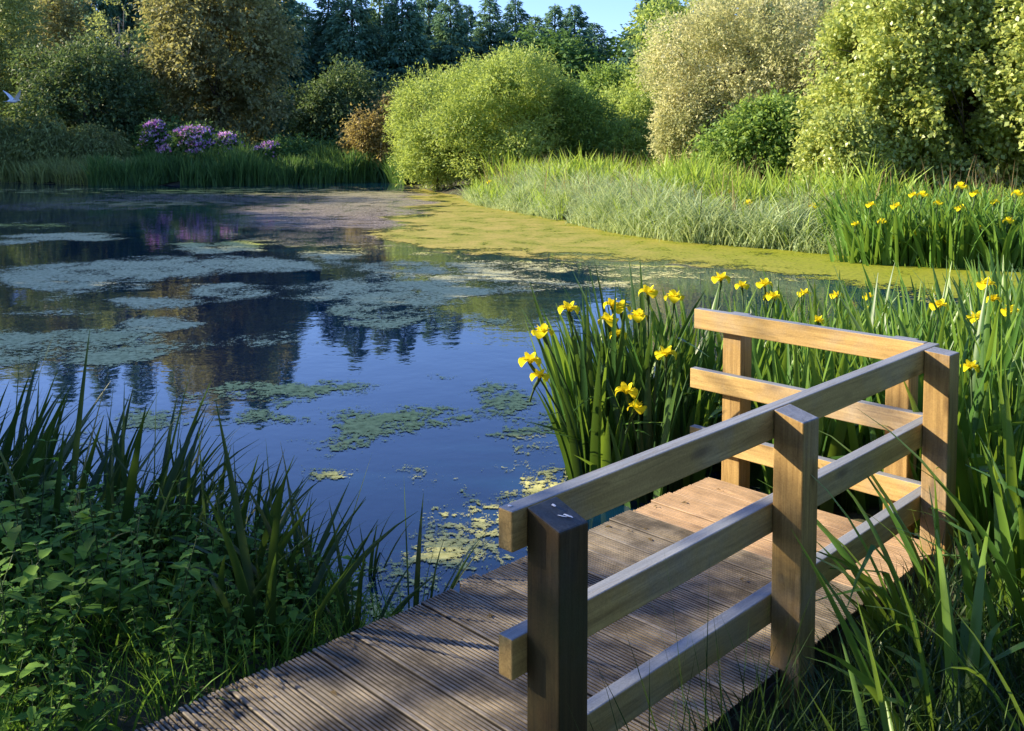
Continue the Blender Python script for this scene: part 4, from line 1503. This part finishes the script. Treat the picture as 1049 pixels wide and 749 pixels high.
# grass at the edge of the boards and in front of the railing
r0 = np.random.RandomState(8)
P = np.stack([r0.uniform(-2.2, 0.1, 5200), r0.uniform(1.9, 4.1, 5200)], 1)
w_ = (P[:, 1] - P[:, 0]) / S2
P = P[(w_ > 2.58) & (pond_sd(P) > -.05)]
blades_stuff('bank_grass', np.column_stack([P, ground_z(P)]), .22, .006, (.1, .8), (.2, 1.2), M_NETTLE, 'short grass under the nettles left of the deck', 'grass', 19)
P = np.stack([r0.uniform(.1, 2.6, 9000), r0.uniform(1.2, 3.6, 9000)], 1)
w_ = (P[:, 1] - P[:, 0]) / S2
P = P[(w_ < 1.36)]
blades_stuff('bank_grass', np.column_stack([P, ground_z(P)]), .26, .007, (.1, .8), (.2, 1.2), M_REED, 'dark short grass on the bank right of the deck', 'grass', 20)
P = np.stack([r0.uniform(-11, 12, 60000), r0.uniform(-3, 9.5, 60000)], 1)
w_ = (P[:, 1] - P[:, 0]) / S2
P = P[((P[:, 0] < -2.0) | (P[:, 0] > 2.2)) & (pond_sd(P) > -.05) & ((w_ > 2.7) | (w_ < 1.2))]
blades_stuff('bank_grass', np.column_stack([P, ground_z(P)]), .42, .012, (.1, .8), (.2, 1.4), M_REED, 'rough grass covering the bank on both sides of the viewer', 'grass', 21)
# thin wiry grass tufts in front of the middle of the railing
GT = 'thin grass tufts before the railing'
for j, (u_, w_, h, lab) in enumerate(((1.76, 1.30, .62, 'wispy grass tuft nearest the near post'), (1.92, 1.27, .66, 'wispy grass tuft right of the near post'), (2.1, 1.29, .6, 'wispy grass tuft midway between near and middle post'), (2.32, 1.27, .5, 'short wispy grass tuft left of the middle post'))):
    x, y = uw(u_, w_)
    root = empty('grass_tuft', (x, y, gz(x, y)), 0, lab, 'grass tuft', GT)
    iris_leaves(root, 20, h, .07, 800 + j, mat=M_REED, width=.0045, lean=(.0, .4), bend=(.0, .5), kinkp=.1, nseg=6, name='blades')

# ------------------------------------------------------------------ unseen tree added on the left, its boughs shaped to throw broken shade
# each bough hangs 8 to 9 m off on the sun's side of a spot that is in shade in the photo: (photo x, photo y, level, radius)
SPOT = [(600, 588, .25, .13), (690, 592, .25, .14), (765, 600, .25, .10), (520, 600, .25, .13), (480, 640, .25, .07), (540, 700, .25, .1), (650, 645, .25, .15), (745, 680, .25, .16), (610, 715, .25, .14), (700, 745, .25, .2), (560, 640, .25, .12), (470, 610, .25, .06),
        (558, 540, 1.04, .07), (550, 585, .95, .06), (570, 655, .8, .08), (552, 680, .73, .10), (555, 735, .62, .12), (524, 550, 1.0, .07), (524, 675, .72, .07), (540, 745, .6, .1), (832, 540, .74, .045), (815, 650, .43, .09), (800, 590, .6, .02), (955, 375, 1.0, .11), (945, 455, .65, .04), (800, 340, 1.0, .04), (875, 347, 1.0, .055), (885, 418, .75, .03),
        (520, 545, 1.0, .10), (455, 690, .25, .02), (400, 745, .25, .03), (250, 560, .4, .10), (120, 520, .6, .13), (20, 500, .7, .13), (260, 480, .5, .14), (330, 550, .5, .09), (400, 540, .3, .08),
        (1000, 520, .5, .09), (960, 640, .4, .14), (900, 700, .3, .17), (1020, 700, .4, .10), (1040, 420, .9, .07), (990, 600, .6, .05)]
BOUGH = []
for px, py, z, r_ in SPOT:
    x, y = at(px, py, z)
    t = (x + 8.6 + 0.6 * math.sin(px)) / -sdir.x
    BOUGH.append((x + sdir.x * t, y + sdir.y * t, z + sdir.z * t, r_ * 1.15))
BOUGH += [(-9.2, -0.6, 3.0, 1.0), (-9.4, -1.5, 5.0, 1.3)]
root = empty('unseen_shade_tree', (-9.4, -1.2, gz(-9.4, -1.2)), 0, 'unseen tree beyond the left edge, boughs shaped to shade the deck', 'tree')
lb = [(0, 0, 6.5, 1.4, 1.3, 1.3)] + [(x + 9.4, y + 1.2, z - .4, r_, r_, r_ * .9) for x, y, z, r_ in BOUGH]
trunk_mesh(7.5, .12, [lb[0]] + lb[4:36:6], M_BARK, root, 95, nl=5, sub=False)
crown_mesh('crown', lb, 21000, 0.075, M_DKGREEN, root, 95, 0.7, 0.2, 0.1, 0.2, nfreq=1.6, rise=0, shoot=1.5, rough=.35)

# ------------------------------------------------------------------ the white bird flying over the left bank
kb = plain_mat('white_feathers', (0.8, 0.8, 0.8), (0.62, 0.63, 0.66), 0.7, 12)
bird = empty('white_bird', (xa(16, 30), 30, ha(104, 30)), 1.25, 'white bird flying past the trees at the far left', 'bird')
mb = MB()
pts = [(-.26, 0, -.02), (-.19, 0, 0), (-.08, 0, .01), (.04, 0, .01), (.12, 0, .03), (.17, 0, .045), (.21, 0, .04), (.25, 0, .03)]
mb.tube(pts, [.012, .04, .065, .06, .035, .034, .026, .004], 10)
for s in (-1, 1):
    rings = []
    for i in range(6):
        t = i / 5
        c = Vector((0.03 - .10 * t * t, s * (.05 + .30 * t), .02 + .42 * t - .10 * t * t))
        ch = .15 * (1 - t ** 2) + .02
        rings.append([c + Vector((ch * .5, 0, 0)), c + Vector((.0, 0, .012 * (1 - t))), c + Vector((-ch * .6, 0, 0))])
    mb.quadgrid(rings)
    mb.quadgrid([[p - Vector((0, 0, .006)) for p in r_] for r_ in rings])
mb.quadgrid([[(-.22, -.02, 0), (-.22, .02, 0)], [(-.36, -.06, -.02), (-.36, .06, -.02)]])
mb.build('body', kb, bird, smooth=True)
